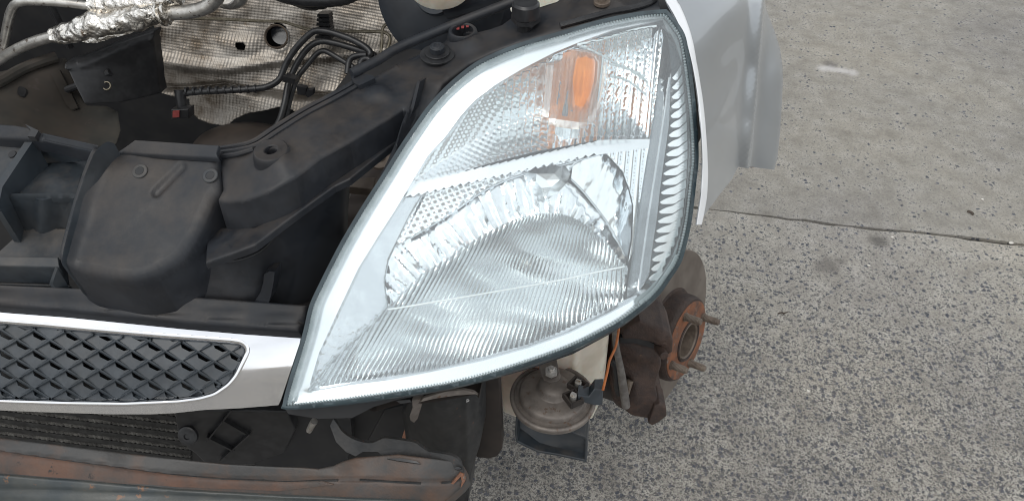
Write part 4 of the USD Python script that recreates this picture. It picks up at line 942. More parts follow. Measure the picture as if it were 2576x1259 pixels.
# black hoses
HO = [[(455, 236), (500, 231), (560, 228), (600, 226), (653, 222), (672, 218), (690, 210), (705, 196), (717, 166), (730, 142), (745, 121), (768, 96), (790, 79), (812, 78), (840, 84), (880, 98), (910, 113), (925, 124), (932, 134), (926, 140)],
      [(660, 340), (690, 322), (704, 300), (716, 258), (724, 214), (735, 184), (750, 154), (768, 128), (786, 112), (808, 104), (840, 108), (890, 122), (930, 134), (942, 141), (938, 150), (915, 152)],
      [(672, 344), (706, 325), (718, 296), (732, 240), (748, 196), (764, 174), (782, 152), (798, 134), (812, 128), (826, 132), (850, 146), (880, 164), (910, 182), (926, 190)]]
for k, pts in enumerate(HO):
    h = part('fuel_hose', tube([S6(p, -.075 + .012 * k) for p in pts], .0056 if k < 2 else .0048, 12), 'rubber')
    if k == 0:
        for t in np.linspace(468, 640, 10):
            a, b = S6((t, 229.5 - (t - 468) * .035), -.075), S6((t + 5, 229.2 - (t - 468) * .035), -.075)
            part('corrugation', tube([a, b], .0074, 12), 'rubber', h)
        part('connector', tube([S6(p, -.076) for p in [(452, 226), (455, 250), (458, 272)]], [.0095, .0095, .0085], 12), 'rubber', h)
        part('connector_body', sheet([(429, 276), (474, 274), (475, 298), (430, 302)], Surf(*[(x, y, 'y', S6((452, 285), -.09)[1] + (x - 450) * .0001) for x, y in [(429, 276), (474, 274), (450, 300)]]), .018, along=(0, 1, -.2), step=20, edge=3, edge_r=.002), 'rubber', h)
        part('release_tab', sheet([(434, 280), (450, 279), (450, 295), (434, 296)], Surf(*[(x, y, 'y', S6((452, 285), -.093)[1] + (x - 450) * .0001) for x, y in [(429, 276), (474, 274), (450, 300)]]), .004, along=(0, 1, -.2), step=10), 'red_plastic', h, label='small red release tab of the hose connector')
for pts in [[(874, 186), (876, 160), (884, 146), (900, 140), (922, 138)], [(908, 192), (904, 168), (912, 150), (926, 148), (936, 158)], [(926, 190), (926, 166), (934, 154), (944, 160), (948, 182)]]:
    part('fuel_hose', tube([S6(p, -.085) for p in pts], .0052, 12), 'rubber')
part('hose_clip', sheet([(712, 192), (742, 200), (740, 212), (710, 206)], Surf(*[(x, y, 'y', S6((725, 200), -.10)[1]) for x, y in [(712, 192), (742, 200), (726, 212)]]), .02, along=(0, 1, -.2), step=10), 'rubber')
part('hose_clip', join(*[sheet(q, Surf(*[(x, y, 'y', S6((760, 230), -.09)[1]) for x, y in [(740, 220), (790, 230), (760, 250)]]), .012, along=(0, 1, -.2), step=12) for q in ([(746, 216), (770, 222), (768, 240), (748, 238)], [(772, 226), (786, 226), (786, 240), (774, 246), (768, 240)])]), 'rubber')
CL = part('hose_holder', join(*[sheet([(798 - k, 36 + 11 * k), (826 + k, 36 + 11 * k), (828 + k, 45 + 11 * k), (797 - k, 43 + 11 * k)], Surf(*[(x, y, 'y', S6((812, 60), -.05)[1]) for x, y in [(796, 33), (832, 33), (812, 97)]]), .02, along=(0, 1, -.2), step=12) for k in range(6)], sheet([(800, 34), (824, 34), (826, 100), (803, 100)], Surf(*[(x, y, 'y', S6((812, 60), -.04)[1]) for x, y in [(796, 33), (832, 33), (812, 97)]]), .02, along=(0, 1, -.2), step=20)), 'rubber', label='black ribbed hose holder on the heat shield', smooth=False)
part('engine_cable', tube([S6(p, -.10) for p in [(650, -34), (730, -6), (800, 0), (870, -6), (930, -40)]], .012, 12), 'rubber')
part('engine_cable', crumple(tube([S6(p, -.08) for p in [(740, -4), (800, 4), (820, 6)]], [.014, .017, .011], 14), .008, 80, 4), 'rubber')

# brake servo, reservoir, tank
q = at_y((1120, -20), .60)
BO2 = part('brake_servo', lathe([(0, .05), (.03, .052), (.034, .044), (.085, .036), (.108, .022), (.116, .004), (.118, -.012), (.10, -.05), (0, -.06)], q, (-.15, -.86, .32), 56), 'booster_paint', label='dark round brake servo at the top of the bay')
RC = part('fluid_reservoir', lathe([(0, .0), (.040, .0), (.044, .004), (.044, .024), (.038, .030), (0, .032)], at_y((1106, -30), .46), (.1, -.35, .93), 36), 'cream_plastic', label='cream brake fluid reservoir cap')
part('master_cylinder', tube([at_y(p, .48) for p in [(1120, 10), (1180, -4), (1260, -24)]], .022, 16), 'booster_paint')
part('coolant_tank', sheet(rounded([(1278, -40), (1278, 12), (1284, 34), (1310, 36), (1420, 20), (1490, 12), (1560, -4), (1580, -40)], 5), Surf((1280, 20, 'y', .42), (1500, 10, 'y', .46), (1400, -40, 'y', .47)), .08, along=(0, 1, -.1), step=16, edge=10), 'cream_plastic', label='cream coolant tank behind the carrier')
part('dark_trim', tube([at_y(p, .40) for p in [(1420, 22), (1450, 8), (1480, -20)]], .006, 10), 'rubber')

# metal pieces seen through the gap beside the lamp
EM = part('engine_mount', sheet([(846, 470), (870, 440), (905, 400), (960, 372), (1010, 372), (985, 440), (950, 520), (900, 600), (850, 640), (840, 560)], Surf((870, 450, 'y', .19), (980, 400, 'y', .20), (860, 600, 'y', .15)), .03, along=(0, 1, 0), step=16, relief=lambda p: .012 * (meshkit.fbm(np.c_[p[:, 0] / 30, p[:, 1] / 30, p[:, 0] * 0], 3, 14) - .5)), 'brown_black', label='dirty brown mounting behind the lamp')
part('plate', sheet([(874, 448), (946, 444), (940, 476), (872, 470)], Surf((874, 448, 'z', .690), (946, 444, 'z', .690), (900, 474, 'z', .684)), .008, along=(0, 0, -1), step=14, edge=3), 'brown_metal', EM)
part('disc', lathe([(0, .003), (.006, .0035), (.008, .002), (.0155, .002), (.017, 0), (0, 0)], at_y((956, 395), .165), (.05, -.45, .9), 28), 'brown_metal', EM)
part('tab', sheet([(884, 424), (908, 418), (910, 436), (886, 438)], Surf((884, 424, 'y', .17), (908, 418, 'y', .17), (890, 438, 'y', .168)), .004, step=10), 'brown_metal', EM)
part('wire_clip', tube([at_y(p, .14) for p in [(862, 498), (872, 484), (880, 488), (876, 496)]], .0016, 8), 'steel', EM)
# ------------------------------------------------------------------ radiator, beam, crash can
RA = part('radiator', sheet([(-60, 1020), (500, 1020), (540, 1180), (-60, 1180)], Surf((0, 1040, 'y', -.02), (480, 1040, 'y', .005), (0, 1160, 'y', -.02)), .03, along=(0, 1, 0), step=60), 'dark_underside', label='black radiator with pale crimped fins')
RSF = Surf((0, 1040, 'y', -.022), (480, 1040, 'y', .003), (0, 1160, 'y', -.022))
for k in range(-4, 9):
    ya = 1026 + k * 20.0
    line = lambda x: ya + x * .125
    part('cooling_fin_row', sheet([(x, line(x) - 2.8) for x in range(-60, 481, 60)] + [(x, line(x) + 2.8) for x in range(480, -61, -60)], RSF, .012, along=(0, 1, 0), step=5, relief=lambda p: .0022 * np.abs(((p[:, 0] / 7.5) % 1) - .5) * 2), 'radiator_fins', RA, smooth=False)
    part('cooling_tube', sheet([(x, line(x) + 5) for x in range(-60, 481, 60)] + [(x, line(x) + 15) for x in range(480, -61, -60)], lambda p: RSF(p) + A([0, -.001, 0]), .012, along=(0, 1, 0), step=30), 'radiator_tube_metal', RA, smooth=False)
RB = part('radiator_bracket', sheet(rounded([(438, 1030), (720, 1034), (742, 1080), (700, 1170), (520, 1170), (492, 1142), (470, 1126), (446, 1084)], 4), Surf((440, 1050, 'y', -.02), (700, 1050, 'y', .02), (520, 1160, 'y', -.01)), .02, along=(0, 1, 0), step=14, edge=5), 'rubber', label='black ribbed radiator bracket with a screw hole')
RBS = Surf((440, 1050, 'y', -.026), (700, 1050, 'y', .014), (520, 1160, 'y', -.016))
for a, b in [((518, 1112), (582, 1032)), ((553, 1160), (627, 1093)), ((558, 1058), (617, 1092)), ((518, 1100), (588, 1135))]:
    d = A(b) - A(a); d = d / np.linalg.norm(d); n_ = A([-d[1], d[0]]) * 1.7
    part('rib', sheet([A(a) + n_, A(b) + n_, A(b) - n_, A(a) - n_], RBS, .012, along=(0, 1, 0), step=20), 'rubber', RB)
q = RBS([(474, 1094)])[0]
part('screw_boss', lathe([(.0045, 0), (.0135, -.002), (.0135, .003), (.0110, .0045), (.0045, .0045), (.0045, 0)], q, (0, -.8, .5), 24), 'rubber', RB)
part('screw_hole', cyl(.0045, .003, q, (0, -.8, .5)), 'rubber', RB)
part('cavity_backing', bx((.66, .02, .44), (-.42, .075, .40)), 'dark_underside', smooth=False)  # dark plate added behind the black cavity between beam and lamp
part('cavity_backing', sheet([(640, 1040), (880, 1040), (885, 1090), (870, 1180), (640, 1200)], Surf((650, 1050, 'y', .03), (880, 1050, 'y', .055), (760, 1180, 'y', .02)), .02, along=(0, 1, 0), step=40), 'dark_underside')  # second dark backing added for the same cavity
part('locating_pin', tube([at_y(p, .0) for p in [(790, 1058), (783, 1070), (777, 1082)]], [.0048, .0044, .0040], 10), 'steel')

# bumper beam: folded steel section
BMS = Surf((0, 1099, 'z', .500), (313, 1137, 'z', .498), (693, 1170, 'z', .496), (894, 1146, 'z', .500), (0, 1133, 'z', .498), (268, 1170, 'z', .496), (849, 1205, 'z', .494), (1058, 1213, 'z', .494), (1150, 1180, 'z', .497),
            (0, 1200, 'z', .478), (400, 1232, 'z', .474), (800, 1252, 'z', .472), (1100, 1250, 'z', .476), (0, 1262, 'z', .446), (500, 1290, 'z', .446), (1000, 1300, 'z', .452))
FOLD = [(-60, 1126), (0, 1133), (134, 1152), (268, 1170), (402, 1188), (560, 1202), (720, 1208), (849, 1204), (904, 1203), (1058, 1212), (1120, 1210), (1172, 1200)]
BEAM = [(-60, 1090), (0, 1099), (160, 1118), (313, 1137), (447, 1152), (560, 1164), (693, 1171), (760, 1173), (800, 1176), (838, 1168), (860, 1158), (894, 1148), (1000, 1140), (1100, 1152), (1158, 1160), (1168, 1178), (1174, 1206), (1160, 1224), (1117, 1262), (1090, 1320), (-60, 1320)]


def beam_relief(p):
    x, y = p[:, 0], p[:, 1]
    yf = np.interp(x, *A(FOLD).T)
    r = -.0030 * np.exp(-((y - yf) / 3.2) ** 2)
    r -= .0035 * np.exp(-((y - (1226 + x * .045)) / 7) ** 2)
    return r + .0010 * (meshkit.fbm(np.c_[x / 45, y / 25, x * 0], 4, 6) - .5)


BM = part('bumper_beam', sheet(Polygon(BEAM), BMS, .035, along=(0, .45, -1), step=6, edge=6, edge_r=.003, relief=beam_relief), 'beam_paint', label='rusty steel bumper beam across the front', smooth=60)
LOW = Polygon([(-60, 1184), (0, 1191), (200, 1206), (450, 1228), (700, 1242), (900, 1250), (1060, 1256), (1060, 1330), (-60, 1330)])
part('front_strip', sheet([(x, np.interp(x, *A(FOLD).T) + 3) for x in range(-60, 820, 30)] + [(840, 1216), (700, 1232), (450, 1222), (200, 1202), (0, 1187), (-60, 1180)], lambda p: BMS(p) + A([0, -.0012, .0008]), .004, along=(0, 1, -.4), step=6, relief=beam_relief), 'rusty_strip', BM, label='rust brown front strip of the beam', smooth=60)
part('lower_face', sheet(LOW, lambda p: BMS(p) + A([0, -.0030, .001]), .006, along=(0, 1, -.3), step=8, edge=3, edge_r=.0015, relief=lambda p: beam_relief(p)), 'beam_lower', BM, label='grey green lower face of the beam', smooth=60)
for a, b in [((0, 1133), (402, 1188)), ((402, 1188), (849, 1204)), ((904, 1203), (1058, 1212)), ((1110, 1211), (1135, 1212))]:
    part('seam', tube(BMS(smooth_line([(x, np.interp(x, *A(FOLD).T)) for x in np.linspace(a[0], b[0], 8)], 20)) + A([0, 0, -.0018]), .0013, 6), 'dark_steel', BM)
part('end_fold', sheet([(1136, 1213), (1158, 1186), (1166, 1188), (1171, 1206), (1160, 1224), (1163, 1206), (1160, 1195), (1142, 1214)], lambda p: BMS(p) + A([0, -.003, .003]), .006, along=(0, 1, -.5), step=8), 'rust_orange', BM)
FLG = smooth_line([(838, 1052), (848, 1066), (862, 1086), (890, 1104), (922, 1113), (940, 1112), (957, 1104), (969, 1101), (1010, 1106), (1043, 1112), (1058, 1122), (1076, 1134), (1105, 1139), (1132, 1144), (1150, 1152), (1160, 1164)], 6)
part('flange', sheet([*FLG, (1166, 1190), (1150, 1180), (1100, 1170), (1055, 1165), (1000, 1155), (970, 1152), (950, 1135), (912, 1135), (894, 1146), (870, 1135), (845, 1110), (830, 1070)], Surf((850, 1070, 'z', .522), (957, 1104, 'z', .514), (1040, 1112, 'z', .516), (1150, 1152, 'z', .508), (912, 1135, 'z', .501), (1055, 1164, 'z', .499), (1150, 1180, 'z', .498), (870, 1133, 'z', .503)), .0035, along=(0, 1, -.2), step=7), 'dark_steel', BM, label='wavy upright flange along the back of the beam', smooth=50)
part('slot', sheet([(975, 1153), (1010, 1152), (1050, 1160), (1058, 1166), (1000, 1158)], lambda p: BMS(p) + A([0, -.002, .004]), .002, along=DOWN, step=12), 'rubber', BM)
part('slot', sheet(smooth_line([(1144, 1178), (1154, 1175), (1162, 1180), (1150, 1182)], 3, True).tolist(), lambda p: BMS(p) + A([0, -.002, .005]), .002, along=DOWN, step=12), 'rubber', BM)
CC = part('crash_can', sheet([(1010, 1030), (1037, 1000), (1100, 985), (1204, 975), (1212, 1010), (1212, 1090), (1206, 1120), (1196, 1150), (1186, 1180), (1178, 1259), (1172, 1290), (1100, 1290), (1040, 1160), (1020, 1100)], Surf((1030, 1020, 'y', -.02), (1110, 1010, 'y', -.055), (1205, 1000, 'y', -.02), (1030, 1140, 'y', -.02), (1110, 1140, 'y', -.055), (1200, 1120, 'y', -.025), (1175, 1250, 'y', -.05)), .05, along=(0, 1, 0), step=10, relief=lambda p: .008 * np.exp(-((p[:, 0] - 1178) / 12) ** 2) + .002 * (meshkit.fbm(np.c_[p[:, 0] / 30, p[:, 1] / 60, p[:, 0] * 0], 3, 4) - .5)), 'dark_steel', label='dark crash can between beam and body', smooth=60)
part('mounting_plate', sheet(rounded([(1196, 900), (1252, 900), (1258, 1000), (1264, 1112), (1262, 1130), (1250, 1148), (1230, 1153), (1196, 1150)], 6), Surf((1200, 910, 'y', .01), (1255, 910, 'y', .01), (1230, 1150, 'y', .01)), .010, along=(0, 1, 0), step=24, edge=3, edge_r=.002), 'brown_black', CC, label='flat dark mounting plate with a rounded corner')
part('inner_plate', sheet([(968, 1030), (1046, 1010), (1046, 1114), (1010, 1112), (924, 1110), (950, 1062)], Surf((968, 1040, 'y', .025), (1040, 1020, 'y', .02), (960, 1105, 'y', .02)), .006, along=(0, 1, 0), step=20), 'dark_underside', CC)
part('copper_strip', sheet([(1021, 1068), (1034, 1040), (1040, 1042), (1030, 1084), (1020, 1104), (1010, 1102)], Surf((1021, 1068, 'y', -.005), (1036, 1042, 'y', -.005), (1012, 1102, 'y', -.01)), .003, along=(0, 1, 0), step=12), 'copper_rust', CC)
t_ = meshkit.text_mesh('P', .0042, .0005); t_.apply_translation([-.002, -.002, 0])
part('letter', place(t_, at_y((1177, 1007), -.046), (.05, -.95, .3)), 'white_mark', CC, smooth=False)
UB = part('lamp_support', sheet([(904, 1024), (920, 1012), (1000, 998), (1060, 985), (1120, 976), (1166, 978), (1200, 965), (1208, 990), (1204, 1000), (1196, 990), (1150, 1000), (1060, 1014), (1046, 1012), (1030, 1008), (944, 1034)], Surf((910, 1025, 'y', -.085), (1046, 1010, 'y', -.072), (1200, 985, 'y', -.050)), .05, along=(0, 1, .1), step=12), 'brown_black', label='torn dark bracket under the lamp')
part('hanging_tab', sheet([(1036, 1006), (1062, 1002), (1060, 1020), (1050, 1052), (1041, 1062), (1032, 1056), (1030, 1046), (1038, 1024)], Surf((1036, 1006, 'y', -.078), (1062, 1002, 'y', -.072), (1040, 1060, 'y', -.075)), .006, along=(0, 1, 0), step=10), 'dusty_steel', UB)
part('lip', sheet([(924, 1012), (1030, 1004), (1036, 1010), (1010, 1014), (944, 1028), (906, 1026)], Surf((924, 1012, 'y', -.076), (1036, 1008, 'y', -.074), (910, 1026, 'y', -.08)), .003, along=(0, 1, 0), step=14), 'dark_steel', UB)
part('lip', sheet([(1066, 1000), (1120, 984), (1166, 980), (1190, 985), (1206, 996), (1196, 990), (1150, 993), (1090, 1002), (1056, 1010)], Surf((1066, 1000, 'y', -.074), (1180, 984, 'y', -.06), (1060, 1010, 'y', -.076)), .003, along=(0, 1, 0), step=14), 'dusty_steel', UB)

# ------------------------------------------------------------------ washer tank and horn
WT = part('washer_tank', sheet(rounded([(1255, 930), (1300, 880), (1500, 820), (1532, 815), (1530, 860), (1522, 940), (1512, 1010), (1490, 1058), (1420, 1068), (1300, 1056), (1263, 1042)], 6), Surf((1260, 940, 'y', .10), (1400, 900, 'y', .075), (1525, 860, 'y', .12), (1270, 1040, 'y', .11), (1400, 1050, 'y', .09), (1505, 1010, 'y', .13)), .07, along=(0, 1, 0), step=9, edge=14, edge_r=.008, relief=lambda p: .004 * np.exp(-((p[:, 0] - 1445) / 7) ** 2) + .003 * (meshkit.fbm(np.c_[p[:, 0] / 50, p[:, 1] / 50, p[:, 0] * 0], 2, 2) - .5)), 'cream_plastic', label='cream washer fluid tank behind the horn', smooth=60)
hc = at_y((1390, 1002), .035); ha = A([.02, .05, 1.0]); ha /= np.linalg.norm(ha)
HN = part('horn', lathe([(0, .031), (.010, .031), (.0165, .029), (.0190, .0255), (.0205, .0185), (.0225, .0172), (.0330, .0160), (.0400, .0140), (.0425, .0110), (.0430, .0050), (.0475, .0042), (.0505, .0050), (.0522, .0030), (.0525, -.003), (.0500, -.006), (.0440, -.007), (.030, -.008), (.028, -.030), (0, -.030)], hc, ha, 64), 'dusty_steel', label='round dusty disc horn below the lamp', smooth=45)
part('rolled_rim', place(trimesh.creation.torus(.0508, .0032, 56, 12), hc + ha * .003, ha), 'dusty_steel', HN)
part('mounting_strap', sheet([(1346, 890), (1394, 890), (1400, 905), (1409, 942), (1408, 952), (1400, 958), (1384, 960), (1368, 955), (1361, 944), (1352, 912)], Surf((1350, 895, 'y', hc[1] + .035), (1400, 895, 'y', hc[1] + .035), (1384, 956, 'y', hc[1] - .012)), .0025, along=(0, .6, -.8), step=6, edge=4, edge_r=.001, relief=lambda p: .0016 * np.exp(-((p[:, 0] - 1350 - (p[:, 1] - 890) * .2) / 4) ** 2)), 'dusty_steel', HN)
q = at_y((1386, 938), hc[1] - .002)
part('bolt', join(hexnut(.0078, .006, q, ha), cyl(.0040, .010, q, ha, 16)), 'steel', HN)
for px, rot, yo in [((1453, 968), .15, .004), ((1441, 1001), .55, .026)]:
    q = at_y(px, hc[1] - yo)
    b = join(bx((.026, .003, .010), (0, -.010, 0)), bx((.026, .003, .010), (0, .010, 0)), bx((.003, .018, .010), (-.0115, 0, 0)), bx((.003, .018, .010), (.0115, 0, 0)), bx((.024, .020, .002), (0, 0, -.005)))
    b.apply_scale(.78); b.apply_transform(trimesh.transformations.rotation_matrix(-rot, [0, 0, 1]))
    part('terminal_shell', place(b, q, ha), 'brown_black', HN, smooth=False)
    part('terminal', place(join(trimesh.creation.cylinder(.0042, .012, sections=12), bx((.006, .004, .014), (0, 0, .002))), q, ha), 'steel', HN)
part('plug', sheet([(1452, 992), (1480, 996), (1494, 977), (1516, 976), (1515, 1018), (1496, 1020), (1452, 1008)], Surf((1460, 1000, 'y', hc[1] - .026), (1515, 978, 'y', hc[1] - .012), (1512, 1016, 'y', hc[1] - .020)), .016, along=(0, 1, -.2), step=8, edge=4, edge_r=.002), 'blue_black_plastic', HN, label='black plug on the horn terminal')
# trumpet mouth: an open box flaring to the front
TRO = Polygon([(1297, 1052), (1310, 1049), (1348, 1056), (1400, 1074), (1440, 1086), (1470, 1096), (1476, 1104), (1475, 1162), (1466, 1160), (1400, 1146), (1352, 1138), (1318, 1122), (1298, 1112), (1294, 1090)])
TSF = Surf((1297, 1052, 'y', .012), (1476, 1104, 'y', .012), (1300, 1112, 'y', .004), (1474, 1160, 'y', .004))
TRI = TRO.buffer(-5.5)
part('trumpet', sheet(TRO.difference(TRI), TSF, .034, along=(0, 1, .02), step=6, edge=2.5, edge_r=.001), 'blue_black_plastic', HN, label='black trumpet mouth of the horn')
part('trumpet_floor', sheet(TRO.buffer(-3), lambda p: TSF(p) + A([0, 1, .10]) * (.010 + .018 * np.clip((1150 - p[:, 1] - (p[:, 0] - 1300) * .10) / 70, 0, 1) + .005 * np.sin((p[:, 0] - 1300) / 28) * np.clip((1130 - p[:, 1]) / 60, 0, 1))[:, None], .002, along=(0, 1, .1), step=6), 'blue_black_plastic', HN, smooth=60)
part('orange_wire', tube([at_y(p, .018 + .0009 * (980 - p[1]) * .6) for p in [(1558, 800), (1556, 826), (1549, 868), (1540, 890), (1532, 908), (1528, 930), (1522, 955), (1516, 980)]], .0016, 8), 'orange_wire', label='orange wire running down to the horn plug')
part('brake_hose', tube([at_y(p, .13) for p in [(1546, 806), (1547, 840), (1549, 868), (1555, 900), (1561, 930), (1569, 985), (1574, 1020)]], [.0042, .0042, .0045, .005, .0058, .0062, .0062], 12), 'grey_rod', label='grey dusty hose in front of the brake caliper')
part('brake_hose', tube([at_y(p, .15) for p in [(1537, 905), (1547, 922), (1550, 950), (1556, 985), (1566, 1012)]], [.004, .0048, .0055, .0055, .005], 12), 'rubber')
part('suspension_arm', sheet([(1515, 900), (1560, 890), (1575, 1000), (1590, 1045), (1540, 1010), (1510, 1000)], Surf((1520, 905, 'y', .19), (1560, 900, 'y', .20), (1550, 1020, 'y', .17)), .03, along=(0, 1, 0), step=14, edge=6), 'brown_black')

# ------------------------------------------------------------------ brake
al, ti, ph = .5028, .1816, 7.9687
hn = A([math.cos(al) * math.cos(ti), -math.sin(al) * math.cos(ti), math.sin(ti)])
hc = A([.23838, .27071, .30])
e1 = np.cross([0, 0, 1], hn); e1 /= np.linalg.norm(e1); e2 = np.cross(hn, e1)
BD = part('brake_disc', lathe([(.066, -.036), (.066, -.046), (.135, -.046), (.1365, -.0445), (.1365, -.0375), (.135, -.036), (.066, -.036)], hc, hn, 96), 'disc_face', label='bare brake disc with a grey worn face', smooth=30)
part('disc_ring', lathe([(.066, -.053), (.133, -.053), (.1360, -.055), (.1360, -.062), (.133, -.064), (.066, -.064), (.066, -.053)], hc, hn, 96), 'rust_brown', BD)
HB = part('wheel_hub', lathe([(.0305, -.034), (.0305, -.001), (.0330, .002), (.0345, .0005), (.0345, -.002), (.045, -.003), (.0610, -.0025), (.0665, -.004), (.0690, -.008), (.0700, -.012), (.0705, -.034), (.0755, -.036), (.076, -.040), (.0305, -.040)], hc, hn, 72), 'rust_brown', label='rusty wheel hub with an orange face', smooth=30)
part('hub_face', lathe([(.0348, -.0018), (.0348, -.0008), (.050, -.0022), (.0605, -.0013), (.0640, -.0024), (.0640, -.004), (.0348, -.0035), (.0348, -.0018)], hc, hn, 72), 'rust_orange', HB, label='orange rusted hub face')
part('centre_bore', join(lathe([(.0225, -.030), (.0302, -.030), (.0302, -.0005), (.0285, .0012), (.0268, -.001), (.0255, -.026), (.0225, -.030)], hc, hn, 56), cyl(.0302, .003, hc - hn * .036, hn, 48)), 'brown_metal', HB)
for k in range(4):
    a = ph - k * math.pi / 2
    s_ = hc + .054 * (math.cos(a) * e1 + math.sin(a) * e2)
    rings_ = [(0, 0), (.0060, 0), (.0060, .0215), (.0048, .0250), (0, .0250)]
    prof = [(0, -.003), (.0072, -.003), (.0072, .0008), (.0056, .0012)]
    for j in range(10):
        prof += [(.0060, .0024 + j * .0020), (.0054, .0034 + j * .0020)]
    prof += [(.0050, .0245), (.0040, .0255), (0, .0255)]
    part('stud', lathe(prof, s_, hn, 18), 'brown_metal', HB, smooth=20)
CAL = Polygon([(1536, 830), (1560, 818), (1600, 792), (1628, 800), (1648, 808), (1662, 812), (1674, 822), (1682, 838), (1682, 864), (1672, 880), (1660, 894), (1664, 920), (1656, 946), (1649, 972), (1652, 1000), (1664, 1008), (1670, 1012), (1667, 1034), (1652, 1046), (1634, 1055), (1612, 1051), (1589, 1045), (1560, 1026), (1540, 1006), (1532, 944), (1540, 900)]).buffer(-2).buffer(4).buffer(-2)
def cal_relief(p):
    x, y = p[:, 0], p[:, 1]
    g = lambda cx, cy, rx, ry, h, k=1: h * np.exp(-(((x - cx) / rx) ** 2 + ((y - cy) / ry) ** 2) ** k)
    r = .010 * np.exp(-((y - (822 + (x - 1600) * .25)) / 20) ** 2) + g(1655, 835, 22, 16, .010, 2) - .010 * np.exp(-((y - (855 + (x - 1600) * .18)) / 7) ** 2) * (x > 1540)
    r += g(1612, 890, 34, 18, .007) + g(1600, 985, 34, 46, .009) - g(1575, 962, 10, 16, .012) + g(1655, 1025, 14, 18, .006) + g(1675, 860, 6, 20, .006)
    return r + .0022 * (meshkit.fbm(np.c_[x / 16, y / 16, x * 0], 4, 8) - .5)


CS_ = Surf((1600, 800, 'y', .175), (1680, 840, 'y', .170), (1545, 860, 'y', .165), (1660, 950, 'y', .155), (1545, 1000, 'y', .145), (1630, 1050, 'y', .135))
CP = part('brake_caliper', sheet(CAL, CS_, .09, along=(-.15, 1, 0), step=5, edge=10, edge_r=.006, relief=cal_relief), 'rust_brown', label='dark rusty brake caliper', smooth=60)
CB = lambda p: CS_(p) + A([.004, -.016, .004])
part('bracket', sheet(rounded([(1556, 820), (1572, 806), (1602, 790), (1630, 800), (1660, 811), (1676, 823), (1684, 840), (1683, 868), (1670, 876), (1662, 866), (1650, 850), (1622, 842), (1590, 836), (1560, 836)], 3), CB, .05, along=(-.15, 1, 0), step=5, edge=6, edge_r=.0035, relief=lambda p: .004 * np.exp(-(((p[:, 0] - 1652) / 16) ** 2 + ((p[:, 1] - 832) / 14) ** 2))), 'rust_brown', CP, smooth=60)
part('slot', sheet([(1556, 842), (1592, 842), (1624, 850), (1648, 862), (1648, 872), (1620, 864), (1590, 856), (1556, 856)], lambda p: CS_(p) + A([.002, -.006, .002]), .02, along=(-.15, 1, 0), step=10), 'rubber', CP)
part('lug', sheet(rounded([(1638, 1006), (1652, 1000), (1668, 1008), (1670, 1032), (1652, 1046), (1634, 1056), (1622, 1050), (1630, 1030)], 6), lambda p: CS_(p) + A([.004, -.010, 0]), .03, along=(-.15, 1, 0), step=5, edge=5, edge_r=.003), 'rust_brown', CP, smooth=60)
part('bleed_nipple', tube([CS_([(1585, 950)])[0] + A([0, -.004, 0]), CS_([(1578, 968)])[0] + A([0, -.012, -.004])], [.005, .0035], 10), 'brown_metal', CP)
part('guide_bolt', join(hexnut(.0085, .008, CS_([(1652, 862)])[0] + A([.004, -.008, 0]), (.3, -.9, .2)), cyl(.006, .03, CS_([(1652, 862)])[0], (.3, -.9, .2))), 'rust_brown', CP)
part('hub_knuckle', sheet([(1536, 800), (1600, 770), (1640, 750), (1660, 790), (1600, 830), (1540, 850)], Surf((1540, 800, 'y', .23), (1650, 760, 'y', .25), (1580, 840, 'y', .21)), .06, along=(0, 1, -.1), step=14, edge=8), 'rust_brown')

# ------------------------------------------------------------------ fender
FE = Surf((1676, 0, 'y', .205), (1700, 50, 'y', .195), (1740, 170, 'y', .172), (1760, 280, 'y', .150), (1768, 400, 'y', .130), (1766, 480, 'y', .115), (1752, 566, 'y', .098), (1800, 130, 'y', .235), (1820, 320, 'y', .205), (1800, 490, 'y', .170),
          (1902, 0, 'y', .40), (1888, 166, 'y', .345), (1878, 299, 'y', .31), (1865, 408, 'y', .285), (1851, 424, 'y', .268), (1928, 0, 'y', .47), (1950, 90, 'y', .445), (1970, 180, 'y', .43), (1966, 290, 'y', .40), (1950, 425, 'y', .36), (1690, -50, 'y', .24), (1915, -50, 'y', .50))
FP = [(1676, -60), (1676, 0), (1684, 18), (1702, 50), (1725, 100), (1741, 158), (1752, 215), (1760, 270), (1766, 335), (1769, 400), (1768, 450), (1764, 500), (1756, 545), (1753, 566), (1762, 556), (1772, 540), (1785, 522), (1812, 486), (1841, 450), (1848, 432), (1852, 419), (1870, 420), (1900, 422), (1947, 427), (1955, 398), (1962, 330), (1966, 266), (1969, 200), (1968, 166), (1963, 125), (1950, 70), (1930, 0), (1915, -60)]


def fender_relief(p):
    x, y = p[:, 0], p[:, 1]
    xc = np.interp(y, [-60, 0, 166, 299, 408], [1907, 1902, 1889, 1878, 1865])
    r = .0105 * np.exp(-((x - xc) / 10.5) ** 2) - .005 * np.exp(-((x - xc - 38) / 22) ** 2)
    xs = np.interp(y, [120, 200, 330], [1868, 1845, 1780])
    r += .0016 * np.exp(-((x - xs) / 16) ** 2) * np.exp(-((y - 230) / 110) ** 2)
    return r


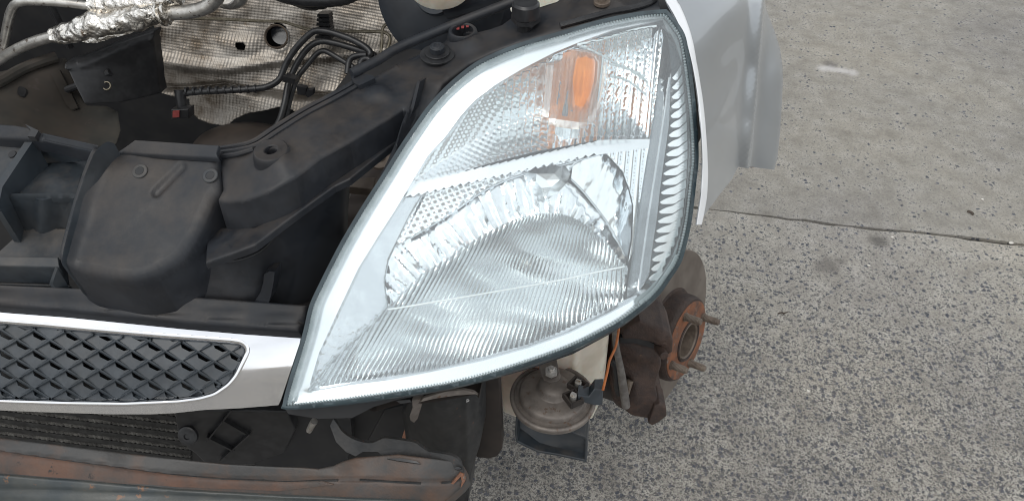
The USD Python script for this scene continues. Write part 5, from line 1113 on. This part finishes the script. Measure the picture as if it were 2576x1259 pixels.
FN = part('fender', sheet(Polygon(FP), FE, .0022, along=(-.8, .5, -.2), step=7, relief=fender_relief), 'silver_paint', label='silver front fender standing beside the headlamp', smooth=60)
edge_l = [(1676, -60), (1678, 0), (1686, 18), (1704, 50), (1727, 100), (1743, 158), (1754, 215), (1762, 270), (1768, 335), (1771, 400), (1770, 450), (1766, 500), (1759, 545), (1756, 566)]
wid = [16, 24, 26, 22, 15, 10, 9, 9, 9, 10, 12, 13, 12, 10]
v = smooth_line(edge_l, 10); ww = np.interp(v[:, 1], [q[1] for q in edge_l], wid)
poly = np.vstack([v - A([3, 0]), (v + np.c_[ww, ww * 0])[::-1]])
part('front_edge', sheet(Polygon(poly).buffer(0), lambda p: FE(p) + A([-.001, -.0045, .003]), .004, along=(0, 1, -.3), step=5, edge=4.5, edge_r=.003), 'skylit_fender_edge', FN, label='folded front edge of the fender with sky light painted white', smooth=60)
part('inner_lip', sheet([(1851, 417), (1870, 418), (1900, 420), (1944, 425), (1938, 428), (1915, 430), (1890, 428), (1862, 424)], lambda p: FE(p) + A([-.010, .012, -.004]), .010, along=(-1, .4, 0), step=10), 'copper_rust', FN)
part('tab', sheet([(1836, 438), (1842, 440), (1834, 452), (1830, 450)], lambda p: FE(p) + A([-.006, .01, -.002]), .003, along=(-1, .4, 0), step=8), 'rubber', FN)
part('wing_inside', sheet([(1676, -60), (1684, 20), (1735, 140), (1758, 300), (1760, 480), (1752, 556), (1790, 500), (1845, 425), (1900, 300), (1900, -60)], lambda p: FE(p) + A([-.05, .03, -.01]), .004, along=(-1, .3, 0), step=30), 'dark_underside', FN)

# ------------------------------------------------------------------ small loose things on the concrete
def ground_bit(name, px, r, mat, label, cat, group=None, flat=.55, seed=0):
    m = trimesh.creation.icosphere(2, r)
    v = m.vertices * (1 + .5 * (meshkit.noise(m.vertices / r * 1.4 + 7, seed)[:, None] - .5)) * A([1.2, .9, flat])
    v[:, 2] = np.maximum(v[:, 2], -r * .3)
    g = ground(*px); v = v + A([g[0], g[1], r * .3 + .0005])
    tag(part(name, trimesh.Trimesh(v, m.faces, process=False), mat, '/World', smooth=40), label, cat, group)


tw = [ground(*p) + A([0, 0, .0016]) for p in [(1956, 789), (1966, 786), (1972, 788), (1982, 784)]]
tag(part('twig', join(tube(tw, [.0012, .0016, .0013, .0008], 8), tube([tw[1], ground(1971, 793) + A([0, 0, .004])], .0008, 6)), 'twig_bark', '/World'), 'short dark twig lying right of the brake disc', 'twig')
lf = smooth_line([(2434, 528), (2444, 531), (2450, 537), (2446, 541), (2440, 535), (2432, 533)], 2, True)
tag(part('leaf_scrap', sheet(lf.tolist(), Surf((2434, 528, 'z', .003), (2450, 537, 'z', .004), (2440, 541, 'z', .0015)), .0006, along=(0, 0, -1), step=3), 'twig_bark', '/World'), 'dark curled leaf scrap above the joint at the right', 'leaf')
for k, (px, r, m, l) in enumerate([((2184, 668), .0032, 'pale_stone', 'white pebble right of the dark oil spots'), ((2542, 612), .0042, 'pale_stone', 'pale stone chip on the joint at the right edge'), ((2414, 960), .0034, 'dark_stone', 'small black stone in the lower right of the worn slab'), ((2470, 502), .003, 'pale_stone', 'pale chip above the joint near the right edge'), ((2032, 984), .003, 'pale_stone', 'cream stone chip low on the worn slab right of the caliper'), ((2243, 597), .0032, 'pale_stone', 'pale chip just below the joint beside the round oil spot')]):
    ground_bit('pebble', px, r, m, l, 'pebble', seed=k + 3)
